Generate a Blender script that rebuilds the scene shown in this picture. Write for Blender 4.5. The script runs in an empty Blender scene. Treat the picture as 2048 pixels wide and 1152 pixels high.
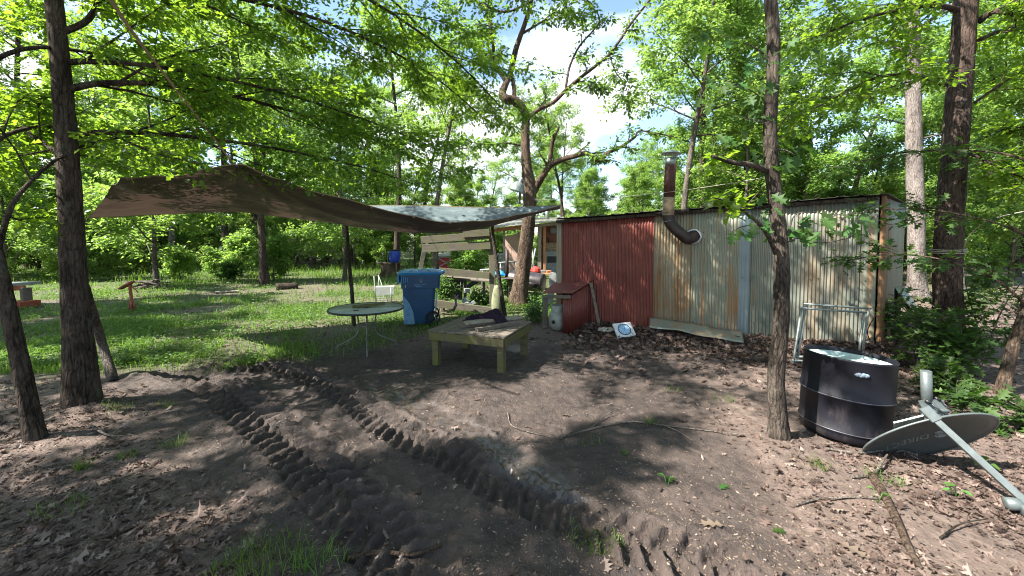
import bpy, math, random
import numpy as np
from mathutils import Vector, Matrix

# ------------------------------------------------------------------ camera, sky, sun, exposure
scene = bpy.context.scene
COL = scene.collection
R = math.radians

F_PX = 786.0            # focal length in pixels of a 2048 wide picture
PITCH = R(2.5)
CAM_Z = 1.6
OPT_Y = 514.0           # image row of the optical axis (the lens is shifted a little)

cam_data = bpy.data.cameras.new('camera')
cam_data.sensor_width = 36.0
cam_data.lens = 36.0 * F_PX / 2048.0
cam_data.shift_y = -(576.0 - OPT_Y) / 2048.0
cam_data.clip_start = 0.05
cam_data.clip_end = 600.0
cam = bpy.data.objects.new('camera', cam_data)
COL.objects.link(cam)
cam.location = (0, 0, CAM_Z)
cam.rotation_euler = (R(90) - PITCH, 0, 0)
scene.camera = cam

SUN_DIR = Vector((-0.78, -0.30, 0.92)).normalized()      # towards the sun
SUN_EL = math.asin(SUN_DIR.z)
SUN_AZ = math.atan2(SUN_DIR.x, SUN_DIR.y)

world = bpy.data.worlds.new('World')
scene.world = world
world.use_nodes = True
wn = world.node_tree.nodes
wl = world.node_tree.links
wn.clear()
w_out = wn.new('ShaderNodeOutputWorld')
w_bg = wn.new('ShaderNodeBackground')
w_sky = wn.new('ShaderNodeTexSky')
w_sky.sky_type = 'NISHITA'
w_sky.sun_disc = False
w_sky.sun_elevation = SUN_EL
w_sky.sun_rotation = SUN_AZ
w_sky.air_density = 1.0
w_sky.dust_density = 0.6
w_sky.ozone_density = 2.0
w_tc = wn.new('ShaderNodeTexCoord')
w_map = wn.new('ShaderNodeMapping')
w_map.inputs['Scale'].default_value = (1.0, 1.0, 2.2)
w_map.inputs['Location'].default_value = (0.35, 0.9, 0.4)
w_noise = wn.new('ShaderNodeTexNoise')
w_noise.inputs['Scale'].default_value = 2.3
w_noise.inputs['Detail'].default_value = 7.0
w_noise.inputs['Roughness'].default_value = 0.55
w_ramp = wn.new('ShaderNodeValToRGB')
w_ramp.color_ramp.elements[0].position = 0.49
w_ramp.color_ramp.elements[1].position = 0.63
w_mix = wn.new('ShaderNodeMix')
w_mix.data_type = 'RGBA'
w_mix.inputs[7].default_value = (4.6, 4.75, 5.0, 1)      # sunlit cloud
wl.new(w_tc.outputs['Generated'], w_map.inputs['Vector'])
wl.new(w_map.outputs['Vector'], w_noise.inputs['Vector'])
wl.new(w_noise.outputs['Fac'], w_ramp.inputs['Fac'])
wl.new(w_ramp.outputs['Color'], w_mix.inputs[0])
wl.new(w_sky.outputs['Color'], w_mix.inputs[6])
wl.new(w_mix.outputs[2], w_bg.inputs['Color'])
w_bg.inputs['Strength'].default_value = 0.1
wl.new(w_bg.outputs['Background'], w_out.inputs['Surface'])

sun_data = bpy.data.lights.new('sun', 'SUN')
sun_data.energy = 5.0
sun_data.angle = R(0.55)
sun_data.color = (1.0, 0.95, 0.87)
sun = bpy.data.objects.new('sun', sun_data)
COL.objects.link(sun)
sun.location = (-20, -8, 30)
sun.rotation_euler = SUN_DIR.to_track_quat('Z', 'Y').to_euler()

scene.render.engine = 'CYCLES'
scene.view_settings.view_transform = 'Standard'
scene.view_settings.look = 'None'
scene.view_settings.exposure = 2.0
scene.view_settings.gamma = 1.0
scene.view_settings.use_curve_mapping = False
cy = scene.cycles
cy.use_denoising = True
cy.denoiser = 'OPENIMAGEDENOISE'
cy.max_bounces = 7
cy.diffuse_bounces = 4
cy.glossy_bounces = 3
cy.transmission_bounces = 5
cy.transparent_max_bounces = 4
cy.sample_clamp_indirect = 6.0
cy.filter_width = 1.05
cy.use_adaptive_sampling = True
cy.adaptive_threshold = 0.01

# ------------------------------------------------------------------ helpers
def P(px, py, Y):
    """the point at depth Y (metres in front of the viewer) seen at a place of the photograph"""
    cp, sp = math.cos(PITCH), math.sin(PITCH)
    a = (OPT_Y - py) / F_PX
    dy = cp + a * sp
    dz = -sp + a * cp
    k = Y / dy
    return Vector(((px - 1024.0) / F_PX * k, Y, CAM_Z + dz * k))

def G(px, py, z=0.0):
    """the point of the ground seen at a place of the photograph"""
    cp, sp = math.cos(PITCH), math.sin(PITCH)
    a = (OPT_Y - py) / F_PX
    dy = cp + a * sp
    dz = -sp + a * cp
    k = (z - CAM_Z) / dz
    return Vector(((px - 1024.0) / F_PX * k, dy * k, z))

def _hash(ix, iy, seed):
    h = (ix.astype(np.int64) * 374761393 + iy.astype(np.int64) * 668265263 + seed * 1442695041) & 0xFFFFFFFF
    h = ((h ^ (h >> 13)) * 1274126177) & 0xFFFFFFFF
    return ((h ^ (h >> 16)) & 0xFFFF) / 65535.0

def vnoise(x, y, seed=0):
    x = np.asarray(x, float); y = np.asarray(y, float)
    ix = np.floor(x); iy = np.floor(y)
    fx = x - ix; fy = y - iy
    ux = fx * fx * (3 - 2 * fx); uy = fy * fy * (3 - 2 * fy)
    a = _hash(ix, iy, seed); b = _hash(ix + 1, iy, seed)
    c = _hash(ix, iy + 1, seed); d = _hash(ix + 1, iy + 1, seed)
    return (a * (1 - ux) + b * ux) * (1 - uy) + (c * (1 - ux) + d * ux) * uy

def fbm(x, y, seed=0, octv=4):
    s = 0; amp = 0.5; n = 0
    for k in range(octv):
        s = s + amp * vnoise(x * 2 ** k + 17.3 * k, y * 2 ** k - 9.1 * k, seed + k); n += amp; amp *= 0.5
    return s / n

def sstep(a, b, x):
    t = np.clip((np.asarray(x, float) - a) / (b - a), 0, 1)
    return t * t * (3 - 2 * t)

def np_mesh(name, V, faces, smooth=False):
    """faces: an (m, k) array of one polygon size"""
    V = np.ascontiguousarray(V, np.float32); faces = np.ascontiguousarray(faces, np.int32)
    me = bpy.data.meshes.new(name)
    m, k = faces.shape
    me.vertices.add(len(V)); me.vertices.foreach_set('co', V.ravel())
    me.loops.add(m * k); me.loops.foreach_set('vertex_index', faces.ravel())
    me.polygons.add(m); me.polygons.foreach_set('loop_start', np.arange(0, m * k, k, dtype=np.int32))
    if smooth:
        me.polygons.foreach_set('use_smooth', np.ones(m, bool))
    me.update(calc_edges=True)
    return me

def link(name, me, mat=None, parent=None):
    o = bpy.data.objects.new(name, me)
    COL.objects.link(o)
    if mat is not None and me is not None and len(me.materials) == 0:
        me.materials.append(mat)
    if parent is not None:
        o.parent = parent
    return o

def tag(o, label, cat, group=None):
    o['label'] = label; o['category'] = cat
    if group: o['group'] = group
    return o

def thing(name, label, cat, loc=(0, 0, 0), rotz=0.0, group=None):
    o = bpy.data.objects.new(name, None)
    o.empty_display_size = 0.1
    COL.objects.link(o)
    o.location = loc; o.rotation_euler = (0, 0, rotz)
    return tag(o, label, cat, group)

def copy_tree(o, parent=None):
    c = o.copy(); COL.objects.link(c); c.parent = parent
    for ch in list(o.children):
        copy_tree(ch, c)
    return c

def inv_of(root):
    m = Matrix.Translation(root.location) @ root.rotation_euler.to_matrix().to_4x4()
    return m.inverted()

class MB:
    """collects shapes and links them as one mesh object"""
    def __init__(self):
        self.v = []; self.f = []; self.s = []
    def add(self, verts, faces, smooth=False):
        b = len(self.v)
        self.v += [tuple(p) for p in verts]
        self.f += [tuple(i + b for i in q) for q in faces]
        self.s += [smooth] * len(faces)
        return self
    def box(self, c, size, rot=None):
        """a box with its centre at c; rot is a 3x3 matrix or a turn about z"""
        if rot is None: M = Matrix.Identity(3)
        elif isinstance(rot, (int, float)): M = Matrix.Rotation(rot, 3, 'Z')
        else: M = rot
        c = Vector(c); hx, hy, hz = size[0] / 2, size[1] / 2, size[2] / 2
        b = min(hx, hy, hz) * 0.18
        b = min(b, 0.006)
        vs = []
        idx = {}
        for sx in (-1, 1):
            for sy in (-1, 1):
                for sz in (-1, 1):
                    for k in range(3):
                        p = [sx * hx, sy * hy, sz * hz]
                        for j, (s_, h_) in enumerate(((sx, hx), (sy, hy), (sz, hz))):
                            if j != k: p[j] = s_ * (h_ - b)
                        idx[(sx, sy, sz, k)] = len(vs)
                        vs.append(c + M @ Vector(p))
        fs = []
        for k in range(3):
            a, bb = [(1, 2), (2, 0), (0, 1)][k]
            for s in (-1, 1):
                q = []
                for u, w in ((-1, -1), (1, -1), (1, 1), (-1, 1)):
                    t = [0, 0, 0]; t[k] = s; t[a] = u; t[bb] = w
                    q.append(idx[(t[0], t[1], t[2], k)])
                fs.append(q if s > 0 else q[::-1])
        for k in range(3):                                   # chamfers along axis k
            a, bb = [(1, 2), (2, 0), (0, 1)][k]
            for u in (-1, 1):
                for w in (-1, 1):
                    q = []
                    for s, ax in ((-1, a), (1, a), (1, bb), (-1, bb)):
                        t = [0, 0, 0]; t[k] = s; t[a] = u; t[bb] = w
                        q.append(idx[(t[0], t[1], t[2], ax)])
                    fs.append(q if u * w > 0 else q[::-1])
        for sx in (-1, 1):
            for sy in (-1, 1):
                for sz in (-1, 1):
                    q = [idx[(sx, sy, sz, k)] for k in range(3)]
                    fs.append(q if sx * sy * sz > 0 else q[::-1])
        return self.add(vs, fs)
    def beam(self, a, b, w, h, up=Vector((0, 0, 1))):
        """a board from a to b, w wide across and h high along up"""
        a = Vector(a); b = Vector(b); d = b - a
        x = d.normalized(); y = Vector(up).cross(x)
        if y.length < 1e-4: y = Vector((0, 1, 0)).cross(x)
        y.normalize(); z = x.cross(y)
        M = Matrix((x, y, z)).transposed()
        return self.box((a + b) / 2, (d.length, w, h), M)
    def tube(self, pts, radii, sides=8, cap=True, smooth=True, rough=0.0, seed=0, closed=False):
        pts = [Vector(p) for p in pts]
        n = len(pts)
        if not hasattr(radii, '__len__'): radii = [radii] * n
        vs = []; rng = random.Random(seed)
        ref = None
        for i, p in enumerate(pts):
            if closed: t = pts[(i + 1) % n] - pts[i - 1]
            elif i == 0: t = pts[1] - p
            elif i == n - 1: t = p - pts[i - 1]
            else: t = pts[i + 1] - pts[i - 1]
            if t.length < 1e-9: t = Vector((0, 0, 1))
            t.normalize()
            if ref is None:
                ref = Vector((1, 0, 0)) if abs(t.x) < 0.8 else Vector((0, 1, 0))
            u = ref - t * ref.dot(t)
            if u.length < 1e-6: u = t.orthogonal()
            u.normalize(); ref = u
            w = t.cross(u)
            for k in range(sides):
                a = 2 * math.pi * k / sides
                r = radii[i] * (1 + (rng.uniform(-rough, rough) if rough else 0))
                vs.append(p + (u * math.cos(a) + w * math.sin(a)) * r)
        fs = []
        for i in range(n if closed else n - 1):
            i2 = (i + 1) % n
            for k in range(sides):
                k2 = (k + 1) % sides
                fs.append((i * sides + k, i * sides + k2, i2 * sides + k2, i2 * sides + k))
        self.add(vs, fs, smooth)
        if cap and not closed:
            b = len(self.v) - n * sides
            self.f += [tuple(b + k for k in range(sides))[::-1], tuple(b + (n - 1) * sides + k for k in range(sides))]
            self.s += [False, False]
        return self
    def lathe(self, prof, sides=24, M=None, smooth=True, close_top=False, close_bot=False):
        M = M or Matrix.Identity(4)
        vs = []
        for r, z in prof:
            for k in range(sides):
                a = 2 * math.pi * k / sides
                vs.append(M @ Vector((r * math.cos(a), r * math.sin(a), z)))
        fs = []
        for i in range(len(prof) - 1):
            for k in range(sides):
                k2 = (k + 1) % sides
                fs.append((i * sides + k, i * sides + k2, (i + 1) * sides + k2, (i + 1) * sides + k))
        if close_bot: fs.append(tuple(range(sides))[::-1])
        if close_top: fs.append(tuple((len(prof) - 1) * sides + k for k in range(sides)))
        return self.add(vs, fs, smooth)
    def grid(self, fn, nu, nv, smooth=True):
        vs = [fn(i / nu, j / nv) for j in range(nv + 1) for i in range(nu + 1)]
        fs = [(j * (nu + 1) + i, j * (nu + 1) + i + 1, (j + 1) * (nu + 1) + i + 1, (j + 1) * (nu + 1) + i)
              for j in range(nv) for i in range(nu)]
        return self.add(vs, fs, smooth)
    def prism(self, poly, z0, z1, M=None):
        """a polygon (x, y) pulled up from z0 to z1"""
        M = M or Matrix.Identity(4); n = len(poly)
        vs = [M @ Vector((x, y, z0)) for x, y in poly] + [M @ Vector((x, y, z1)) for x, y in poly]
        fs = [tuple(range(n))[::-1], tuple(range(n, 2 * n))] + [(i, (i + 1) % n, n + (i + 1) % n, n + i) for i in range(n)]
        return self.add(vs, fs)
    def build(self, name, mat, parent=None, world=True, solid=0.0):
        vs = self.v
        if parent is not None and world:
            rt = parent; M = None
            while rt is not None:
                M = inv_of(rt) if M is None else M @ inv_of(rt)
                rt = rt.parent
            vs = [M @ Vector(p) for p in vs]
        me = bpy.data.meshes.new(name)
        me.from_pydata([tuple(p) for p in vs], [], self.f)
        me.polygons.foreach_set('use_smooth', self.s)
        me.update()
        o = link(name, me, mat, parent)
        if solid:
            md = o.modifiers.new('thickness', 'SOLIDIFY'); md.thickness = solid; md.offset = 0
        return o

# ------------------------------------------------------------------ materials
MATS = {}
class NT:
    def __init__(self, name):
        self.m = bpy.data.materials.new(name); self.m.use_nodes = True
        self.t = self.m.node_tree; self.n = self.t.nodes; self.l = self.t.links
        self.n.clear()
        self.out = self.n.new('ShaderNodeOutputMaterial')
        self.b = self.n.new('ShaderNodeBsdfPrincipled')
        self.l.new(self.b.outputs[0], self.out.inputs[0])
        self.tc = self.n.new('ShaderNodeTexCoord')
        MATS[name] = self.m
    def mapping(self, scale=(1, 1, 1), src='Object'):
        mp = self.n.new('ShaderNodeMapping'); mp.inputs['Scale'].default_value = scale
        self.l.new(self.tc.outputs[src], mp.inputs['Vector']); return mp.outputs[0]
    def noise(self, vec, scale, detail=4, rough=0.55, dist=0.0):
        t = self.n.new('ShaderNodeTexNoise'); t.inputs['Scale'].default_value = scale
        t.inputs['Detail'].default_value = detail; t.inputs['Roughness'].default_value = rough
        t.inputs['Distortion'].default_value = dist
        self.l.new(vec, t.inputs['Vector']); return t.outputs['Fac']
    def voronoi(self, vec, scale, feature='F1', out='Distance'):
        t = self.n.new('ShaderNodeTexVoronoi'); t.feature = feature; t.inputs['Scale'].default_value = scale
        self.l.new(vec, t.inputs['Vector']); return t.outputs[out]
    def ramp(self, fac, stops):
        r = self.n.new('ShaderNodeValToRGB'); e = r.color_ramp.elements
        e[0].position, e[0].color = stops[0][0], (*stops[0][1], 1) if len(stops[0][1]) == 3 else stops[0][1]
        e[1].position, e[1].color = stops[-1][0], (*stops[-1][1], 1)
        for p, c in stops[1:-1]:
            x = e.new(p); x.color = (*c, 1)
        self.l.new(fac, r.inputs['Fac']); return r.outputs['Color']
    def mix(self, fac, a, b, mode='MIX'):
        m = self.n.new('ShaderNodeMix'); m.data_type = 'RGBA'; m.blend_type = mode
        for sock, val in ((m.inputs[0], fac), (m.inputs[6], a), (m.inputs[7], b)):
            if hasattr(val, 'links') or hasattr(val, 'is_linked'): self.l.new(val, sock)
            elif isinstance(val, (int, float)): sock.default_value = val
            else: sock.default_value = (*val, 1)
        return m.outputs[2]
    def math(self, op, a, b=0.0):
        m = self.n.new('ShaderNodeMath'); m.operation = op
        for sock, val in ((m.inputs[0], a), (m.inputs[1], b)):
            if hasattr(val, 'is_linked'): self.l.new(val, sock)
            else: sock.default_value = val
        return m.outputs[0]
    def bump(self, h, strength=0.5, dist=0.01):
        b = self.n.new('ShaderNodeBump'); b.inputs['Strength'].default_value = strength
        b.inputs['Distance'].default_value = dist
        self.l.new(h, b.inputs['Height']); self.l.new(b.outputs[0], self.b.inputs['Normal']); return b
    def color(self, c):
        if hasattr(c, 'is_linked'): self.l.new(c, self.b.inputs['Base Color'])
        else: self.b.inputs['Base Color'].default_value = (*c, 1)
    def set(self, rough=0.7, metal=0.0, spec=0.3):
        if hasattr(rough, 'is_linked'): self.l.new(rough, self.b.inputs['Roughness'])
        else: self.b.inputs['Roughness'].default_value = rough
        if hasattr(metal, 'is_linked'): self.l.new(metal, self.b.inputs['Metallic'])
        else: self.b.inputs['Metallic'].default_value = metal
        self.b.inputs['Specular IOR Level'].default_value = spec
        return self
    def attr(self, name):
        a = self.n.new('ShaderNodeAttribute'); a.attribute_name = name; return a.outputs['Fac']
    def island(self):
        g = self.n.new('ShaderNodeNewGeometry'); return g.outputs['Random Per Island']
    def objrand(self):
        g = self.n.new('ShaderNodeObjectInfo'); return g.outputs['Random']

def mat_bark(name, dark, light, lichen=None, scale=1.0):
    t = NT(name)
    v = t.mapping((34 * scale, 34 * scale, 5.5 * scale))
    n1 = t.noise(v, 1.0, 7, 0.72, 1.4)
    n0 = t.noise(t.mapping((5, 5, 2)), 1.0, 5, 0.65)
    wv = t.n.new('ShaderNodeVectorMath'); wv.operation = 'ADD'
    nz = t.n.new('ShaderNodeTexNoise'); nz.inputs['Scale'].default_value = 6.0; nz.inputs['Detail'].default_value = 4.0
    t.l.new(t.tc.outputs['Object'], nz.inputs['Vector'])
    vs_ = t.n.new('ShaderNodeVectorMath'); vs_.operation = 'SCALE'; vs_.inputs['Scale'].default_value = 1.6
    t.l.new(nz.outputs['Color'], vs_.inputs[0]); t.l.new(t.mapping((30 * scale, 30 * scale, 8 * scale)), wv.inputs[0]); t.l.new(vs_.outputs[0], wv.inputs[1])
    vo = t.voronoi(wv.outputs[0], 1.0, 'DISTANCE_TO_EDGE')
    pl = t.math('MINIMUM', vo, 0.22)
    h = t.math('ADD', t.math('MULTIPLY', n1, 1.1), t.math('MULTIPLY', pl, 1.6))
    mixv = t.math('ADD', t.math('MULTIPLY', n1, 0.75), t.math('MULTIPLY', pl, 0.45))
    mixv = t.math('ADD', mixv, t.math('MULTIPLY', t.math('SUBTRACT', n0, 0.5), 0.7))
    c = t.ramp(mixv, [(0.28, dark), (0.5, light), (0.75, tuple(min(1, x * 1.7) for x in light))])
    if lichen:
        ln = t.noise(t.mapping((9, 9, 6)), 1.0, 5, 0.7)
        c = t.mix(t.ramp(ln, [(0.57, (0, 0, 0)), (0.72, (0.8, 0.8, 0.8))]), c, lichen)
    t.color(c); t.set(0.92, 0, 0.15); t.bump(h, 1.0, 0.03)
    return t.m

def mat_leaf(name, stops, trans, tw=0.45, rough=0.45):
    """stops: leaf colours that vary from leaf to leaf; trans: colour of the light passing through"""
    t = NT(name)
    isl = t.island()
    c = t.ramp(isl, stops)
    hv = t.n.new('ShaderNodeHueSaturation')
    t.l.new(c, hv.inputs['Color'])
    t.l.new(t.math('ADD', t.math('MULTIPLY', t.objrand(), 0.04), 0.472), hv.inputs['Hue'])
    t.l.new(t.math('ADD', t.math('MULTIPLY', t.objrand(), 0.6), 0.75), hv.inputs['Value'])
    t.color(hv.outputs[0]); t.set(rough, 0, 0.35)
    tr = t.n.new('ShaderNodeBsdfTranslucent')
    t.l.new(t.mix(0.45, trans, t.ramp(isl, [(0, tuple(x * 0.55 for x in trans)), (1, tuple(min(1, x * 1.5) for x in trans))])), tr.inputs['Color'])
    mx = t.n.new('ShaderNodeMixShader'); mx.inputs[0].default_value = tw
    t.l.new(t.b.outputs[0], mx.inputs[1]); t.l.new(tr.outputs[0], mx.inputs[2])
    t.l.new(mx.outputs[0], t.out.inputs[0])
    return t.m

def mat_wood(name, dark, light, moss=None, axis=(3, 40, 40)):
    t = NT(name)
    n = t.noise(t.mapping(axis), 1.0, 5, 0.6, 0.4)
    n2 = t.noise(t.mapping((5, 5, 5)), 1.0, 4, 0.6)
    c = t.ramp(n, [(0.25, dark), (0.7, light)])
    c = t.mix(t.math('MULTIPLY', n2, 0.5), c, tuple(x * 0.55 for x in light))
    if moss:
        m = t.ramp(t.noise(t.mapping((6, 6, 4)), 1.0, 5, 0.7), [(0.42, (0, 0, 0)), (0.62, (1, 1, 1))])
        c = t.mix(m, c, moss)
    t.color(c); t.set(0.85, 0, 0.2); t.bump(n, 0.5, 0.004)
    return t.m

def mat_plain(name, c, rough=0.5, metal=0.0, spec=0.4, var=0.25, scale=8.0, bump=0.15):
    t = NT(name)
    n = t.noise(t.mapping((scale, scale, scale)), 1.0, 6, 0.65)
    t.color(t.mix(t.ramp(n, [(0.35, (0, 0, 0)), (0.7, (1, 1, 1))]), tuple(x * (1 - var) for x in c), tuple(min(1, x * (1 + var * 0.6)) for x in c)))
    t.set(t.math('ADD', t.math('MULTIPLY', n, 0.25), rough - 0.12), metal, spec)
    if bump: t.bump(n, bump, 0.004)
    return t.m

def mat_sheet(name, base, base2, rust=(0.16, 0.07, 0.025), rust_lo=0.55, rust_hi=0.7, rough=0.5, metal=0.2, streak=9.0, lowrust=0.0):
    """painted or galvanised sheet with vertical rust and dirt streaks; object x runs along the wall, z is up"""
    t = NT(name)
    st = t.noise(t.mapping((streak, streak, 0.35)), 1.0, 6, 0.62, 0.3)
    fine = t.noise(t.mapping((34, 34, 1.2)), 1.0, 5, 0.6)
    blot = t.noise(t.mapping((2.2, 2.2, 1.6)), 1.0, 5, 0.6)
    c = t.mix(t.ramp(blot, [(0.35, (0, 0, 0)), (0.65, (1, 1, 1))]), base, base2)
    c = t.mix(t.math('MULTIPLY', fine, 0.45), c, tuple(x * 0.55 for x in base))
    rsum = t.math('ADD', t.math('MULTIPLY', st, 0.6), t.math('MULTIPLY', blot, 0.4))
    if lowrust:
        sp = t.n.new('ShaderNodeSeparateXYZ'); t.l.new(t.tc.outputs['Object'], sp.inputs[0])
        rsum = t.math('ADD', rsum, t.math('MULTIPLY', t.math('SUBTRACT', 1.2, sp.outputs['Z']), lowrust))
    rm = t.ramp(rsum, [(rust_lo, (0, 0, 0)), (rust_hi, (1, 1, 1))])
    rc = t.mix(fine, rust, tuple(min(1, x * 2.1) for x in rust))
    c = t.mix(rm, c, rc)
    t.color(c)
    t.set(t.math('ADD', t.math('MULTIPLY', rm, 0.35), rough), t.math('MULTIPLY', t.math('SUBTRACT', 1.0, rm), metal), 0.4)
    t.bump(fine, 0.12, 0.004)
    return t.m

mat_bark('bark_oak', (0.018, 0.013, 0.010), (0.085, 0.064, 0.05), (0.12, 0.12, 0.095))
mat_bark('bark_grey', (0.03, 0.025, 0.02), (0.15, 0.125, 0.105), (0.2, 0.2, 0.17))
mat_bark('bark_red', (0.02, 0.014, 0.011), (0.088, 0.062, 0.05), (0.14, 0.12, 0.1))
mat_bark('bark_pale', (0.06, 0.05, 0.045), (0.24, 0.205, 0.185), (0.3, 0.28, 0.26))
mat_bark('bark_thin', (0.018, 0.014, 0.011), (0.10, 0.08, 0.065), (0.15, 0.135, 0.11))
mat_bark('bark_curvy', (0.025, 0.017, 0.012), (0.13, 0.09, 0.065), (0.22, 0.2, 0.16))
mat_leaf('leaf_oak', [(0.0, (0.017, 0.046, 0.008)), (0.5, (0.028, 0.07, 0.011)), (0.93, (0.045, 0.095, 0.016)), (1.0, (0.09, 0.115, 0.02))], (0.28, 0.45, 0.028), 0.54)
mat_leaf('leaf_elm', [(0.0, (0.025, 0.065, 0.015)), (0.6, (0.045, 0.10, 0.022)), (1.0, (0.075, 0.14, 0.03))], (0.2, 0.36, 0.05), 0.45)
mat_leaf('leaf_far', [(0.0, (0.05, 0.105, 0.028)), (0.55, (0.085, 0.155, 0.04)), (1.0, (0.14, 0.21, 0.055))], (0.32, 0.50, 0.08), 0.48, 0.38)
mat_leaf('leaf_shrub', [(0.0, (0.018, 0.05, 0.010)), (0.6, (0.03, 0.078, 0.014)), (1.0, (0.05, 0.105, 0.02))], (0.10, 0.22, 0.022), 0.3, 0.6)
mat_leaf('leaf_litter', [(0.0, (0.035, 0.024, 0.018)), (0.4, (0.075, 0.052, 0.039)), (0.8, (0.135, 0.097, 0.076)), (1.0, (0.24, 0.19, 0.155))], (0.25, 0.16, 0.1), 0.12, 0.7)
mat_leaf('leaf_dead', [(0.0, (0.09, 0.05, 0.025)), (1.0, (0.2, 0.11, 0.05))], (0.3, 0.15, 0.06), 0.3, 0.7)
mat_leaf('grass', [(0.0, (0.04, 0.09, 0.015)), (0.5, (0.065, 0.135, 0.022)), (0.9, (0.10, 0.17, 0.03)), (1.0, (0.2, 0.2, 0.07))], (0.22, 0.38, 0.04), 0.4, 0.5)
mat_leaf('weed', [(0.0, (0.035, 0.09, 0.02)), (0.6, (0.06, 0.14, 0.03)), (1.0, (0.10, 0.19, 0.045))], (0.2, 0.36, 0.05), 0.35, 0.5)
mat_wood('wood_grey', (0.06, 0.048, 0.038), (0.2, 0.168, 0.135))
mat_wood('wood_moss', (0.05, 0.042, 0.025), (0.15, 0.125, 0.075), (0.10, 0.105, 0.03))
mat_wood('wood_pale', (0.13, 0.11, 0.085), (0.33, 0.29, 0.23))
mat_wood('wood_rail', (0.06, 0.05, 0.042), (0.19, 0.163, 0.135), (0.12, 0.12, 0.065))
mat_wood('wood_orange', (0.25, 0.11, 0.05), (0.45, 0.22, 0.11))
mat_wood('wood_red', (0.2, 0.045, 0.025), (0.36, 0.10, 0.06))
mat_bark('stick_bark', (0.02, 0.016, 0.012), (0.075, 0.06, 0.045))
mat_bark('twig_grey', (0.07, 0.055, 0.045), (0.23, 0.195, 0.165))
# ------------------------------------------------------------------ ground: one sheet with real ruts and clods
def polyline(pts, step=0.03):
    out = []; s = []
    acc = 0.0
    P_ = [np.array(p[:2], float) for p in pts]
    # Catmull-Rom through the points
    Q = [2 * P_[0] - P_[1]] + P_ + [2 * P_[-1] - P_[-2]]
    for i in range(1, len(Q) - 2):
        p0, p1, p2, p3 = Q[i - 1], Q[i], Q[i + 1], Q[i + 2]
        n = max(2, int(np.linalg.norm(p2 - p1) / step))
        for k in range(n):
            t = k / n
            out.append(0.5 * (2 * p1 + (p2 - p0) * t + (2 * p0 - 5 * p1 + 4 * p2 - p3) * t * t + (3 * p1 - p0 - 3 * p2 + p3) * t ** 3))
    out.append(P_[-1])
    A = np.array(out)
    S = np.concatenate([[0], np.cumsum(np.linalg.norm(np.diff(A, axis=0), axis=1))])
    return A, S

TRACKS = []
for pts, hw in (
    ([(-3.9, 5.65), G(450, 735), G(560, 738), G(685, 783), G(795, 862), G(905, 911), G(1037, 985), G(1190, 1051), G(1330, 1100), G(1460, 1150), (0.9, 1.4)], 0.185),
    ([(-4.0, 4.9), G(330, 735), G(420, 765), G(500, 820), G(600, 900), G(672, 981), G(742, 1047), G(795, 1095), G(830, 1150), (-0.3, 1.3)], 0.22),
):
    TRACKS.append((*polyline(pts), hw))
SMEAR = polyline([G(760, 775), G(817, 801), G(880, 835), G(949, 867), G(1072, 946), G(1150, 990)])

def track_coords(A, S, x, y):
    """distance across (signed) and along a track for each point; far points get a large distance"""
    d = np.full(x.shape, 9.0); s = np.zeros(x.shape)
    near = (x > A[:, 0].min() - 1) & (x < A[:, 0].max() + 1) & (y > A[:, 1].min() - 1) & (y < A[:, 1].max() + 1)
    idx = np.nonzero(near)[0]
    T = np.gradient(A, axis=0); T /= np.linalg.norm(T, axis=1)[:, None]
    for c in range(0, len(idx), 20000):
        ii = idx[c:c + 20000]
        dx = x[ii, None] - A[None, :, 0]; dy = y[ii, None] - A[None, :, 1]
        q = dx * dx + dy * dy
        k = q.argmin(1); ar = np.arange(len(ii))
        t = T[k]
        ex = dx[ar, k]; ey = dy[ar, k]
        sd = t[:, 0] * ey - t[:, 1] * ex
        dist = np.sqrt(q[ar, k])
        d[ii] = np.where(sd >= 0, dist, -dist)
        s[ii] = S[k] + ex * t[:, 0] + ey * t[:, 1]
    return d, s

def blob(x, y, cx, cy, r, soft=0.5):
    return 1 - sstep(r * (1 - soft), r, np.hypot(x - cx, y - cy))

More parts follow.
